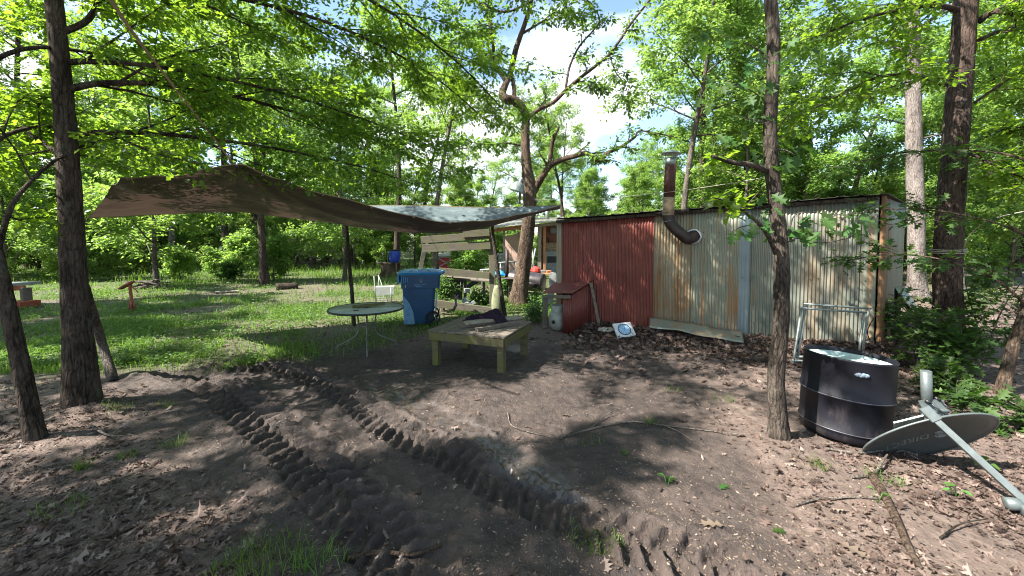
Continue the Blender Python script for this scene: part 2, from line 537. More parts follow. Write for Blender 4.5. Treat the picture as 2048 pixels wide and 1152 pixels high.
def ground_masks(x, y):
    n = fbm(x * 0.9, y * 0.9, 5, 4)
    n2 = fbm(x * 2.6 + 7, y * 2.6, 9, 4)
    mud = np.zeros(x.shape)
    tr = []
    for A, S, hw in TRACKS:
        d, s = track_coords(A, S, x, y); tr.append((d, s, hw))
        mud = np.maximum(mud, 1 - sstep(0.35, 0.85, np.abs(d) + (n2 - 0.5) * 0.5))
    ds, ss = track_coords(*SMEAR, x, y)
    mud = np.maximum(mud, 1 - sstep(0.5, 1.0, np.abs(ds) + (n2 - 0.5) * 0.4))
    for cx, cy, r in ((-0.3, 5.0, 1.9), (1.0, 4.6, 1.5), (1.1, 2.9, 0.9), (0.1, 3.4, 1.3), (-1.2, 4.2, 1.7), (0.4, 4.4, 1.6), (-2.2, 5.0, 1.2), (0.2, 2.6, 1.1), (0.9, 3.6, 1.2)):
        mud = np.maximum(mud, blob(x + (n - 0.5) * 0.8, y + (n2 - 0.5) * 0.8, cx, cy, r))
    # where the lawn starts, farther off to the right
    yb = 5.55 + 1.0 * sstep(-2.6, -1.2, x) + 1.2 * sstep(-0.6, 0.6, x) + 30 * sstep(1.0, 3.0, x) + 0.5 * sstep(-6, -9, x) - 1.0 * sstep(-2.6, -4.2, x)
    grass = sstep(-0.45, 0.7, y - yb + (n - 0.5) * 1.6 + (n2 - 0.5) * 1.2)
    bare = sstep(0.50, 0.62, fbm(x * 0.45 + 3, y * 0.7, 21, 4)) * 0.6
    grass = grass * (1 - bare * (y < 16))
    right = sstep(5.5, 8, x) * sstep(6, 9, y)
    grass = np.maximum(grass, right * sstep(0.45, 0.6, n) * 0.6)
    mud = mud * (1 - grass)
    wet_sheen = np.clip((1 - sstep(0.05, 0.19, np.abs(ds) + (n2 - 0.5) * 0.2)) + 0.75 * blob(x, y, 0.35, 5.6, 0.8, 0.9) * sstep(0.4, 0.6, n2), 0, 1)
    return mud, grass, wet_sheen, tr, (ds, ss), n, n2

def ground_height(x, y, full=True):
    x = np.asarray(x, float); y = np.asarray(y, float)
    sh = x.shape; x = x.ravel(); y = y.ravel()
    mud, grass, wet_sheen, tr, (ds, ss), n, n2 = ground_masks(x, y)
    z = 0.05 * (n - 0.5) + 0.02 * (n2 - 0.5)
    fine = fbm(x * 9, y * 9, 31, 4); finer = fbm(x * 24, y * 24, 41, 2)
    z += (fine - 0.5) * (0.020 + 0.014 * mud) + (finer - 0.5) * 0.011
    for i, (d, s, hw) in enumerate(tr):
        a = np.abs(d)
        ins = 1 - sstep(hw * 0.88, hw * 1.04, a)
        fade = (1 - grass) * (0.55 + 0.45 * sstep(0.3, 0.55, fbm(s * 0.9, d * 2 + i * 7, 51, 2)))
        ph = s / (0.115 + 0.02 * i) - a / hw * 0.75 + 0.5 * (d > 0) + 0.28 * (fine - 0.5) + 0.6 * (fbm(s * 1.3, d * 0, 57 + i, 2) - 0.5)
        fr = ph - np.floor(ph)
        ridge = sstep(0.0, 0.10, fr) * (1 - sstep(0.22, 0.42, fr))
        ridge = ridge * (0.6 + 0.8 * fine) * (1 - 0.5 * sstep(0.75 * hw, hw, a))
        clod = 1 - np.abs(2 * fbm(x * 12 + 40, y * 12, 71 + i, 3) - 1)
        z += ins * fade * (-0.030 + 0.054 * ridge * (0.7 + 0.6 * fbm(s * 4, d * 7, 53 + i, 2)) + 0.016 * (finer - 0.5))
        rim = np.exp(-((a - hw * 1.15) / 0.05) ** 2)
        z += rim * fade * (0.004 + 0.06 * np.clip(clod - 0.62, 0, 1) + 0.022 * (finer - 0.5))
    z += -(1 - sstep(0.06, 0.2, np.abs(ds))) * 0.022 * (1 - 0.6 * (fine - 0.5))
    z += np.exp(-((np.abs(ds) - 0.2) / 0.05) ** 2) * 0.03 * np.clip(fine - 0.3, 0, 1) * (ds > -5)
    # leaves piled against the tin wall, earth round the trunks
    wd = wall_dist(x, y)
    z += 0.09 * np.exp(-(np.clip(wd, 0, 9) / 0.35) ** 2) * sstep(-0.4, -0.1, wd)
    for cx, cy, r, h in MOUNDS:
        z += h * np.exp(-((x - cx) ** 2 + (y - cy) ** 2) / (r * r))
    far = sstep(9, 40, np.hypot(x, y))
    z += far * (fbm(x * 0.07, y * 0.07, 61, 3) - 0.5) * 0.9
    return z.reshape(sh)

SHED_A = G(1113, 655); SHED_B = G(1752, 713)
def wall_dist(x, y):
    """how far in front of the long tin wall a point lies"""
    ax, ay, bx, by = SHED_A.x, SHED_A.y, SHED_B.x, SHED_B.y
    L = math.hypot(bx - ax, by - ay); ux, uy = (bx - ax) / L, (by - ay) / L
    t = (x - ax) * ux + (y - ay) * uy
    w = (x - ax) * uy - (y - ay) * ux
    return np.where((t > 0.4) & (t < L + 0.1), w, 9.0)

MOUNDS = [(*G(165, 832)[:2], 0.42, 0.09), (*G(1558, 893)[:2], 0.3, 0.05), (*G(1895, 730)[:2], 0.6, 0.08), (*G(1038, 612)[:2], 0.6, 0.08), (*G(75, 905)[:2], 0.35, 0.06)]

def axis_lines(lo, hi, fine_lo, fine_hi, step, grow):
    a = list(np.arange(fine_lo, fine_hi, step))
    s = step; v = fine_lo
    left = []
    while v > lo:
        s = min(s * grow, 9.0); v -= s; left.append(v)
    s = step; v = a[-1]; right = []
    while v < hi:
        s = min(s * grow, 9.0); v += s; right.append(v)
    return np.array(left[::-1] + a + right)

gx = axis_lines(-140, 140, -3.0, 2.0, 0.0135, 1.05)
gy = axis_lines(-45, 190, 1.5, 5.2, 0.0135, 1.05)
GX, GY = np.meshgrid(gx, gy)
gxf, gyf = GX.ravel(), GY.ravel()
GZ = ground_height(gxf, gyf)
nx, ny = len(gx), len(gy)
ii = (np.arange(ny - 1)[:, None] * nx + np.arange(nx - 1)[None, :]).ravel()
gme = np_mesh('ground', np.stack([gxf, gyf, GZ], 1), np.stack([ii, ii + 1, ii + nx + 1, ii + nx], 1), True)
mud_, grass_, wet_sheen_, *_r = ground_masks(gxf, gyf)
for nm, arr in (('mud', mud_), ('grass', grass_), ('wet_sheen', wet_sheen_)):
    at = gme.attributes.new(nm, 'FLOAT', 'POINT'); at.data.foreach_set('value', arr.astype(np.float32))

t = NT('ground')
vec = t.mapping((1, 1, 1))
nA = t.noise(vec, 1.6, 6, 0.6); nB = t.noise(vec, 14, 6, 0.65); nC = t.noise(vec, 60, 4, 0.65)
soil = t.ramp(nB, [(0.3, (0.07, 0.047, 0.037)), (0.55, (0.14, 0.099, 0.08)), (0.78, (0.235, 0.177, 0.148))])
soil = t.mix(t.math('MULTIPLY', nA, 0.5), soil, (0.10, 0.075, 0.062))
mudc = t.ramp(nB, [(0.3, (0.02, 0.014, 0.0115)), (0.6, (0.044, 0.031, 0.0255)), (0.85, (0.082, 0.06, 0.05))])
grs = t.ramp(nB, [(0.3, (0.035, 0.045, 0.014)), (0.7, (0.085, 0.105, 0.03))])
dry = t.ramp(t.noise(vec, 2.6, 5, 0.6, 0.5), [(0.42, (0, 0, 0)), (0.6, (1, 1, 1))])
mudc = t.mix(t.math('MULTIPLY', dry, 0.3), mudc, soil)
c = t.mix(t.attr('mud'), soil, mudc)
c = t.mix(t.attr('grass'), c, grs)
c = t.mix(t.math('MULTIPLY', t.attr('wet_sheen'), t.ramp(nB, [(0.35, (0, 0, 0)), (0.6, (0.75, 0.75, 0.75))])), c, (0.078, 0.068, 0.064))  # wet patches painted lighter grey in place of reflected sky
bits = t.ramp(t.voronoi(vec, 42, 'F1', 'Distance'), [(0.10, (1, 1, 1)), (0.2, (0, 0, 0))])
c = t.mix(t.math('MULTIPLY', t.math('MULTIPLY', bits, nA), 0.3), c, (0.25, 0.2, 0.165))
t.color(c)
rg = t.math('SUBTRACT', 0.9, t.math('MULTIPLY', t.attr('mud'), 0.12))
t.set(t.math('SUBTRACT', rg, t.math('MULTIPLY', t.attr('wet_sheen'), 0.64)), 0, 0.5)
bm_ = t.bump(t.math('ADD', nB, t.math('MULTIPLY', nC, 0.6)), 0.9, 0.03)
t.l.new(t.math('SUBTRACT', 0.9, t.math('MULTIPLY', t.attr('wet_sheen'), 0.8)), bm_.inputs['Strength'])
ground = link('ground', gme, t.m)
ground['kind'] = 'structure'

# ------------------------------------------------------------------ leaves, blades
def leaf_tpl(kind):
    if kind == 'oak':
        half = [(.05, .13), (.27, .24), (.075, .36), (.37, .55), (.085, .62), (.25, .83), (.05, .84)]
        mid = [(0, 0), (0, .36), (0, .62), (0, .84), (0, 1)]
        tr = [(0, 5, 1), (5, 7, 1), (5, 6, 7), (1, 7, 2), (7, 9, 2), (7, 8, 9), (2, 9, 3), (9, 11, 3), (9, 10, 11), (3, 11, 4)]
    elif kind == 'lobed':
        half = [(.3, .25), (.09, .44), (.35, .62)]
        mid = [(0, 0), (0, 1)]
        tr = [(0, 2, 3), (0, 3, 1), (3, 4, 1)]
    elif kind == 'ovate':
        half = [(.25, .36), (.17, .74)]
        mid = [(0, 0), (0, 1)]
        tr = [(0, 2, 3), (0, 3, 1)]
    else:
        half = [(.32, .5)]
        mid = [(0, 0), (0, 1)]
        tr = [(0, 2, 1)]
    nm = len(mid); nh = len(half)
    V = [(x, y, 0) for x, y in mid] + [(x, y, 0) for x, y in half] + [(-x, y, 0) for x, y in half]
    T = list(tr)
    mir = lambda i: i if i < nm else i + nh
    T += [(mir(a), mir(c_), mir(b)) for a, b, c_ in tr]
    V = np.array(V, float)
    V[:, 2] = 0.35 * np.abs(V[:, 0]) - 0.22 * V[:, 1] ** 2
    return V, np.array(T, int)

def norm(a):
    return a / np.maximum(np.linalg.norm(a, axis=1, keepdims=True), 1e-9)

def scatter(tpl, pos, axis, nrm, size, curl=None):
    V, T = tpl
    y = norm(axis); z = norm(nrm - y * (nrm * y).sum(1, keepdims=True)); x = np.cross(y, z)
    n = len(pos); k = len(V)
    VZ = np.broadcast_to(V[None, :, 2:3], (n, k, 1))
    if curl is not None: VZ = VZ * curl[:, None, None]
    W = pos[:, None, :] + size[:, None, None] * (V[None, :, 0:1] * x[:, None, :] + V[None, :, 1:2] * y[:, None, :] + VZ * z[:, None, :])
    Fc = (T[None] + (np.arange(n) * k)[:, None, None]).reshape(-1, 3)
    return W.reshape(-1, 3), Fc

NPR = np.random.default_rng(11)

def blades(px_, py_, pz_, h, w, rng, lean=0.5):
    """grass blades of two bent pieces"""
    n = len(px_)
    a = rng.uniform(0, 2 * np.pi, n); b = rng.uniform(0, 2 * np.pi, n)
    ln = rng.uniform(0.15, 1.0, n) * lean
    dx, dy = np.cos(a) * ln, np.sin(a) * ln
    wx, wy = np.cos(b) * w, np.sin(b) * w
    p0 = np.stack([px_, py_, pz_], 1)
    mid = p0 + np.stack([dx * h * 0.35, dy * h * 0.35, h * 0.6], 1)
    tip = p0 + np.stack([dx * h, dy * h, h * (1 - 0.35 * ln)], 1)
    W = np.stack([wx, wy, np.zeros(n)], 1)
    V = np.stack([p0 - W, p0 + W, mid + W * 0.7, mid - W * 0.7, tip], 1).reshape(-1, 3)
    o = (np.arange(n) * 5)[:, None]
    T = np.concatenate([o + np.array([[0, 1, 2]]), o + np.array([[0, 2, 3]]), o + np.array([[3, 2, 4]])], 1).reshape(-1, 3)
    return V, T

# lawn: blades and small round weeds
def lawn_points(n, rng, ylo, yhi):
    u = rng.uniform(0, 1, n)
    Y = 1 / (1 / ylo + u * (1 / yhi - 1 / ylo))                   # denser close by
    X = rng.uniform(-1.6, 1.25, n) * Y
    _, g, *_x = ground_masks(X, Y)
    keep = rng.uniform(0, 1, n) < g * (0.12 + 0.88 * sstep(0.38, 0.6, fbm(X * 1.3, Y * 1.3, 77, 3)))
    return X[keep], Y[keep]

X, Y = lawn_points(290000, NPR, 4.6, 45)
Z = ground_height(X, Y)
hh = (0.045 + 0.085 * NPR.random(len(X)) ** 2) * (1 + 0.05 * Y) * (0.3 + 1.5 * fbm(X * 1.1, Y * 1.1, 81, 3) ** 1.5) * (1 + 0.9 * sstep(11, 16, Y))
V, T = blades(X, Y, Z - 0.005, hh, 0.0022 * (1 + 0.16 * Y), NPR, 0.8)
gr = link('grass', np_mesh('grass', V, T), MATS['grass'])
gr['kind'] = 'stuff'; tag(gr, 'short green grass of the lawn under the trees', 'grass')

X, Y = lawn_points(170000, NPR, 4.8, 40)
Z = ground_height(X, Y) + NPR.uniform(0.008, 0.075, len(X)) * (1 + 0.03 * Y)
n = len(X); az = NPR.uniform(0, 2 * np.pi, n)
V, T = scatter(leaf_tpl('ovate'), np.stack([X, Y, Z], 1), np.stack([np.cos(az), np.sin(az), NPR.uniform(-0.1, 0.5, n)], 1),
               np.stack([NPR.normal(0, .35, n), NPR.normal(0, .35, n), np.ones(n)], 1), NPR.uniform(0.02, 0.05, n) * (1 + 0.05 * Y))
wd_ = link('ground_cover', np_mesh('ground_cover', V, T), MATS['weed'])
wd_['kind'] = 'stuff'; tag(wd_, 'low broad-leaved weeds growing through the lawn', 'weeds')

# dry leaf litter
def litter_points(n, rng, ylo, yhi, xl, xr):
    u = rng.uniform(0, 1, n)
    Yq = 1 / (1 / ylo + u * (1 / yhi - 1 / ylo))
    Xq = rng.uniform(xl, xr, n) * Yq
    m, g, w, *_x = ground_masks(Xq, Yq)
    wd = wall_dist(Xq, Yq)
    pile = np.exp(-(np.clip(wd, 0, 9) / 0.55) ** 2)
    cl = sstep(0.35, 0.62, fbm(Xq * 1.7, Yq * 1.7, 91, 3))
    dens = (0.10 + 0.9 * cl) * (1 - 0.93 * m) * (1 - 0.85 * g) + 1.5 * pile
    dens *= 1 - 0.55 * blob(Xq, Yq, 0.9, 2.6, 1.5)
    dens += 0.6 * blob(Xq, Yq, -4.0, 3.5, 0.9) + 0.5 * sstep(2.0, 3.5, Xq) * (1 - g)
    keep = (rng.uniform(0, 1.5, n) < dens) & (wd > 0.0)
    return Xq[keep], Yq[keep]
Vs = []; Ts = []; off = 0
for cnt, ylo, yhi, s0, s1, tp in ((13000, 1.5, 7.5, 0.035, 0.10, 'oak'), (60000, 1.5, 12, 0.010, 0.042, 'lobed'), (12000, 6, 24, 0.06, 0.12, 'lobed')):
    X, Y = litter_points(cnt, NPR, ylo, yhi, -1.35, 1.4)
    n = len(X); az = NPR.uniform(0, 2 * np.pi, n)
    Z = ground_height(X, Y) + NPR.uniform(-0.006, 0.016, n) + 0.05 * np.exp(-(np.clip(wall_dist(X, Y), 0, 9) / 0.4) ** 2) * NPR.random(n)
    tilt = 0.35 if tp == 'oak' else 0.5
    V, T = scatter(leaf_tpl(tp), np.stack([X, Y, Z], 1), np.stack([np.cos(az), np.sin(az), NPR.normal(0, .12, n)], 1),
                   np.stack([NPR.normal(0, tilt, n), NPR.normal(0, tilt, n), np.ones(n)], 1), s0 + (s1 - s0) * NPR.random(n) ** 1.8, NPR.normal(0.3, 1.5, n))
    Vs.append(V); Ts.append(T + off); off += len(V)
# the drift of leaves along the foot of the tin wall
n = 8500
d_ = np.array([SHED_B.x - SHED_A.x, SHED_B.y - SHED_A.y]); Lw = np.linalg.norm(d_); d_ /= Lw
s_ = NPR.uniform(0.45, Lw + 0.2, n); w_ = np.abs(NPR.exponential(0.34, n)) + 0.02
X = SHED_A.x + d_[0] * s_ + d_[1] * w_; Y = SHED_A.y + d_[1] * s_ - d_[0] * w_
az = NPR.uniform(0, 2 * np.pi, n)
Z = ground_height(X, Y) + NPR.uniform(0.0, 0.09, n) * np.exp(-w_ / 0.4) + 0.008
V, T = scatter(leaf_tpl('oak'), np.stack([X, Y, Z], 1), np.stack([np.cos(az), np.sin(az), NPR.normal(0, .3, n)], 1),
               np.stack([NPR.normal(0, .6, n), NPR.normal(0, .6, n), np.ones(n)], 1), NPR.uniform(0.06, 0.13, n), NPR.normal(0.3, 1.2, n))
Vs.append(V); Ts.append(T + off); off += len(V)
lit = link('leaf_litter', np_mesh('leaf_litter', np.concatenate(Vs), np.concatenate(Ts)), MATS['leaf_litter'])
lit['kind'] = 'stuff'; tag(lit, 'dry brown fallen oak leaves scattered over the bare soil', 'leaf litter')

# small wood chips, crumbs and pebbles
n = 26000
u = NPR.random(n); Y = 1 / (1 / 1.4 + u * (1 / 8.0 - 1 / 1.4)); X = NPR.uniform(-1.3, 1.3, n) * Y
k_ = NPR.random(n) < (0.25 + 0.75 * sstep(0.4, 0.6, fbm(X * 2, Y * 2, 95, 3)))
X, Y = X[k_], Y[k_]; n = len(X)
Z = ground_height(X, Y)
s = NPR.uniform(0.003, 0.011, n); el = NPR.uniform(0.6, 2.6, n); az = NPR.uniform(0, 6.28, n)
tet = np.array([(-1, -.5, -.2), (1, -.4, -.2), (0, .6, -.2), (0, 0, .55)])
ca, sa = np.cos(az), np.sin(az)
lx = tet[None, :, 0] * el[:, None]; ly = np.broadcast_to(tet[None, :, 1], lx.shape)
V = np.stack([X[:, None] + s[:, None] * (lx * ca[:, None] - ly * sa[:, None]), Y[:, None] + s[:, None] * (lx * sa[:, None] + ly * ca[:, None]),
              Z[:, None] + s[:, None] * np.broadcast_to(tet[None, :, 2], lx.shape)], 2).reshape(-1, 3)
T = (np.array([(0, 2, 1), (0, 1, 3), (1, 2, 3), (2, 0, 3)])[None] + (np.arange(n) * 4)[:, None, None]).reshape(-1, 3)
cr = link('soil_crumbs', np_mesh('soil_crumbs', V, T), MATS['leaf_litter'])
cr['kind'] = 'stuff'; tag(cr, 'small wood chips and crumbs strewn over the mud', 'debris')
# ------------------------------------------------------------------ trees
SHADE_TREES = [(-14.5, 6.0, 1, 0.8), (-12.0, -5.5, 0, 0.9), (-19.0, -1.5, 2, 0.9), (-6.5, -8.0, 1, 1.0), (-17.5, -8.0, 3, 1.0), (4.5, -4.5, 0, 0.9), (10.5, 0.0, 1, 1.0), (1.5, -8.0, 2, 1.0), (-20, 3.0, 0, 1.0)]
def rot_about(v, axis, ang):
    return Matrix.Rotation(ang, 3, axis) @ v

def grow(rng, p, d, L, r, lev, S, out, t_min=None):
    """one branch and everything that leaves it"""
    n = max(3, int(L / S['seg'][lev]))
    pts = [p.copy()]; rad = [r]
    d = d.normalized(); q = p.copy()
    for i in range(n):
        w = S['wander'][lev]
        d = (d + Vector((rng.gauss(0, w), rng.gauss(0, w), rng.gauss(0, w) + S['trop'][lev] / n))).normalized()
        q = q + d * (L / n); pts.append(q.copy())
        rad.append(max(r * (1 - (1 - S['tip'][lev]) * (i + 1) / n), 0.0025))
    out['tubes'].append((pts, rad, lev))
    spawn(rng, pts, rad, L, lev, S, out, t_min)

def spawn(rng, pts, rad, L, lev, S, out, t_min=None, count=None, lscale=1.0):
    n = len(pts) - 1
    if lev >= S['max']:
        out['twigs'].append(pts); return
    cnt = count if count is not None else S['kids'][lev]
    t0 = S['t0'][lev] if t_min is None else t_min
    az = rng.uniform(0, 6.28)
    for k in range(cnt):
        t = t0 + (1 - t0) * (k + rng.random()) / cnt
        i = min(int(t * n), n - 1); f = t * n - i
        q = pts[i].lerp(pts[i + 1], f); tan = (pts[i + 1] - pts[i]).normalized()
        az += 2.4 + rng.uniform(-0.5, 0.5)
        u = tan.orthogonal().normalized()
        u = rot_about(u, tan, az)
        ang = R(S['ang'][lev] + rng.uniform(-14, 14))
        cd = tan * math.cos(ang) + u * math.sin(ang)
        if lev > 0: cd.z *= S.get('flat', 0.6)
        if 'bias' in S: cd = cd + S['bias'] * (0.35 if lev > 0 else 1.0)
        CL = L * S['len'][lev] * (1 - S['short'][lev] * t) * rng.uniform(0.75, 1.2) * lscale
        r0 = rad[i] * S['rr'][lev]
        grow(rng, q, cd, max(CL, 0.12), r0, lev + 1, S, out)
    if lev > 0: out['twigs'].append(pts[n // 2:])

def leaves_of(rng, twigs, kind, per_m, size, spread=0.10, droop=-0.1, jit=0.45, minper=4):
    pos = []; ax = []; nr = []
    for tw in twigs:
        A = np.array([tuple(p) for p in tw])
        seg = np.diff(A, axis=0); L = np.linalg.norm(seg, axis=1).sum()
        n = max(minper, int(L * per_m))
        t = rng.uniform(0.1, 1.0, n) * (len(A) - 1)
        i = np.minimum(t.astype(int), len(A) - 2); f = (t - i)[:, None]
        q = A[i] * (1 - f) + A[i + 1] * f
        tan = norm(seg[i])
        h = rng.normal(0, 1, (n, 3)); h[:, 2] = h[:, 2] * 0.45
        side = norm(h)
        pos.append(q + side * rng.uniform(0.0, spread, (n, 1)))
        a = tan * 0.5 + side; a[:, 2] += droop
        ax.append(a)
        nr.append(np.stack([rng.normal(0, jit, n), rng.normal(0, jit, n), np.ones(n)], 1))
    pos = np.concatenate(pos); ax = np.concatenate(ax); nr = np.concatenate(nr)
    sz = rng.uniform(size[0], size[1], len(pos))
    return scatter(leaf_tpl(kind), pos, ax, nr, sz, rng.uniform(0.3, 1.4, len(pos)))

def wood_mesh(name, tubes, sides, maxlev, rough=0.05):
    mb = MB()
    for k, (pts, rad, lev) in enumerate(tubes):
        if lev <= maxlev:
            mb.tube(pts, rad, sides[min(lev, len(sides) - 1)], cap=False, rough=rough if lev == 0 else 0, seed=k)
    me = bpy.data.meshes.new(name)
    me.from_pydata(mb.v, [], mb.f); me.polygons.foreach_set('use_smooth', [True] * len(mb.f)); me.update()
    return me

CANOPY = dict(max=3, seg=[0.8, 0.5, 0.4, 0.3], wander=[0.035, 0.10, 0.14, 0.16], trop=[0.0, 0.10, 0.05, -0.1], tip=[0.25, 0.2, 0.25, 0.4],
              kids=[15, 6, 5], t0=[0.46, 0.2, 0.15], ang=[66, 48, 45], len=[0.36, 0.5, 0.48], short=[0.62, 0.5, 0.4], rr=[0.42, 0.5, 0.5], flat=0.6)
UNDER = dict(CANOPY, kids=[16, 6, 5], t0=[0.10, 0.15, 0.1], len=[0.34, 0.55, 0.5], seg=[0.5, 0.35, 0.3, 0.25], ang=[58, 48, 45])

def tree_proto(seed, S, H, r, leafkind, leafmat, barkmat, per_m, size, maxlev=2, spread=0.16, label='', cat='tree', group=None, name='forest_tree', flare=1.6):
    rng = random.Random(seed); nrg = np.random.default_rng(seed)
    out = dict(tubes=[], twigs=[])
    grow(rng, Vector((0, 0, -0.15)), Vector((rng.uniform(-.04, .04), rng.uniform(-.04, .04), 1)), H, r, 0, S, out)
    pts, rad, lev = out['tubes'][0]
    rad[0] *= flare; rad[1] *= 1.12
    root = thing(name, label, cat, group=group)
    link('trunk', wood_mesh('trunk', out['tubes'], [12, 6, 4, 3], maxlev), barkmat, root)
    V, T = leaves_of(nrg, out['twigs'], leafkind, per_m, size, spread)
    link('crown', np_mesh('crown', V, T), leafmat, root)
    return root, len(T)

FG = 'trees of the wood behind the lawn'
protos_c = []; protos_u = []
for s_, H_, r_, bk in ((1, 13.5, 0.17, 'bark_oak'), (2, 12.0, 0.14, 'bark_grey'), (3, 15.0, 0.2, 'bark_oak'), (4, 12.5, 0.13, 'bark_red')):
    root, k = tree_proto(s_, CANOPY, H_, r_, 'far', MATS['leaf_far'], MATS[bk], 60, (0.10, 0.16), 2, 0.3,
                         'tall straight oak standing in the wood behind the lawn', 'tree', FG)
    protos_c.append(root)
for s_, H_, r_, bk in ((11, 6.5, 0.06, 'bark_grey'), (12, 5.2, 0.05, 'bark_oak'), (13, 7.5, 0.07, 'bark_grey')):
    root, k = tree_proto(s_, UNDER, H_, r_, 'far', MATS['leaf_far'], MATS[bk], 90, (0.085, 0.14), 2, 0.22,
                         'slender young tree leafy to the ground in the undergrowth', 'tree', 'young trees of the undergrowth', 'young_tree')
    protos_u.append(root)
SHADE_SLIM = dict(CANOPY, kids=[13, 5, 6], t0=[0.42, 0.2, 0.15], len=[0.22, 0.5, 0.5], ang=[58, 48, 45], short=[0.4, 0.5, 0.4])  # narrow crown, shaped to throw a long band of shade
slim, _k = tree_proto(21, SHADE_SLIM, 8.4, 0.09, 'lobed', MATS['leaf_oak'], MATS['bark_oak'], 105, (0.08, 0.13), 2, 0.2, '', 'tree', 'unseen oaks added to shade the yard', 'oak_tree')  # dense oak added out of view to shade the ruts and lawn
used = set()
def zone(x, y):
    k = x / y
    return ('beyond the lawn', 'beyond the crooked tree', 'behind the tin shed', 'right of the roped oak')[0 if k < -0.12 else 1 if k < 0.25 else 2 if k < 0.95 else 3]
KIND = {}
def place(proto, x, y, rz, sc, label=None, group=None, z=None):
    if proto.name in used:
        o = copy_tree(proto)
    else:
        o = proto; used.add(proto.name)
    zz = float(ground_height(np.array([x]), np.array([y]))[0]) if z is None else z
    o.location = (x, y, zz); o.rotation_euler = (0, 0, rz); o.scale = (sc, sc, sc * 1.0)
    if label is None:
        young = proto in protos_u
        look = ('slender grey-stemmed young tree', 'short bushy young tree', 'tall grey-stemmed young tree')[protos_u.index(proto)] if young else \
               ('tall dark-barked oak', 'grey-barked oak', 'very tall dark-barked oak', 'reddish-barked oak')[protos_c.index(proto)]
        label = look + (' leafy to the ground in the undergrowth ' if young else ' in the wood ') + zone(x, y)
        group = ('young trees ' if young else 'oaks ') + zone(x, y)
    o['label'] = label
    if group: o['group'] = group
    elif 'group' in o: del o['group']
    return o

trng = random.Random(5)
TREE_SPOTS = []
def free(x, y, dmin):
    return all(math.hypot(x - a, y - b) > dmin for a, b in TREE_SPOTS)

place(protos_c[1], 6.4, 14.6, 0.7, 0.95, 'bright-leaved grey oak spreading over the back of the tin shed'); TREE_SPOTS.append((6.4, 14.6))
for x_, y_, k_, s_, l_ in ((3.4, 25.5, 3, 0.9, 'reddish oak standing right behind the cabin roof'), (0.4, 27.5, 1, 0.9, 'grey oak left of the cabin, seen past the crooked tree')):
    place(protos_c[k_], x_, y_, 1.0, s_, l_); TREE_SPOTS.append((x_, y_))
# trunks that the photograph lets one tell apart
for (px, py, pk, sc, lab) in (
    (348, 546, 1, 1.0, 'short thick grey trunk in the lawn, left of the twin forest trunks'),
    (452, 541, 0, 1.0, 'grey trunk rising behind a small pale bush at the lawn edge'),
    (500, 528, 2, 1.1, 'broad grey trunk deep in the wood beyond the red-brown trunk'),
    (624, 532, 1, 1.15, 'grey trunk beside a heap of dead brown branches'),
    (655, 527, 3, 0.8, 'thin dark trunk standing next to the grey trunk by the dead branches'),
    (290, 520, 0, 1.0, 'grey oak trunk far behind the brush pile'),
    (205, 535, 3, 1.0, 'oak trunk hidden in leaves left of the brush pile'),
    (60, 540, 2, 1.0, 'oak behind the red bench at the edge of the wood'),
    (1408, 548, 0, 1.0, 'pinkish oak trunk rising behind the tin shed roof'),
    (1945, 540, 1, 1.0, 'oak in the bright clearing behind the roped tree'),
    (2030, 560, 3, 1.0, 'oak at the edge of the bright clearing, right of the roped tree'),
    (530, 573, 3, 0.95, 'straight red-brown trunk with a mossy log at its foot in the lawn'),
    (792, 544, 0, 0.9, 'dark-barked oak rising behind the stump with the blue barrel'),
    (873, 560, 1, 0.8, 'slim forked tree behind the weathered rail frame'),
    (700, 524, 2, 0.9, 'oak standing in the wood behind the leaning tarp pole'),
):
    g = G(px, py)
    place(protos_c[pk], g.x, g.y, trng.uniform(0, 6.28), sc, lab); TREE_SPOTS.append((g.x, g.y))

def in_gap(x, y):
    return -0.12 * y < x < 0.36 * y
def blocked(x, y):
    if y < 13 and -9.5 < x < 6: return True
    if y < 16 and -8 < x < 5: return True
    if 13 < y < 24 and -1.2 < x < 4.0: return True                # the cabin
    if y < 22 and abs(x - 0.1 * y) < 0.06 * y: return True
    return False
cnt = 0
for k in range(3000):
    if cnt >= 44: break
    y = 11 + 52 * trng.random() ** 1.3; x = trng.uniform(-1.35, 1.35) * y
    if blocked(x, y) or not free(x, y, 2.4): continue
    if in_gap(x, y) and y < 32: continue
    if x < 0 and y < 24: continue
    sc = trng.uniform(0.85, 1.15)
    if in_gap(x, y): sc = 0.85
    place(protos_c[trng.randrange(4)], x, y, trng.uniform(0, 6.28), sc); TREE_SPOTS.append((x, y)); cnt += 1
cnt = 0
for k in range(3000):
    if cnt >= 220: break
    y = 13 + 45 * trng.random() ** 1.2; x = trng.uniform(-1.35, 1.35) * y
    if blocked(x, y) or not free(x, y, 1.3): continue
    if y < 21 and -17 < x < -1: continue
    sc = trng.uniform(0.7, 1.15)
    if in_gap(x, y) and y < 26: sc = trng.uniform(0.6, 0.8)
    place(protos_u[trng.randrange(3)], x, y, trng.uniform(0, 6.28), sc); TREE_SPOTS.append((x, y)); cnt += 1
BUSH = dict(UNDER, kids=[9, 5, 4], t0=[0.05, 0.1, 0.1], len=[0.5, 0.55, 0.5], seg=[0.3, 0.2, 0.18, 0.15], ang=[50, 48, 45])
protos_b = []
for s_, H_, r_ in ((31, 2.4, 0.03), (32, 1.7, 0.025)):
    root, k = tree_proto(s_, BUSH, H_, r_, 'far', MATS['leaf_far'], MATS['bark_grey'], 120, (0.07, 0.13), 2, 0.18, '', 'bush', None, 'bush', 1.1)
    protos_b.append(root)
cnt = 0
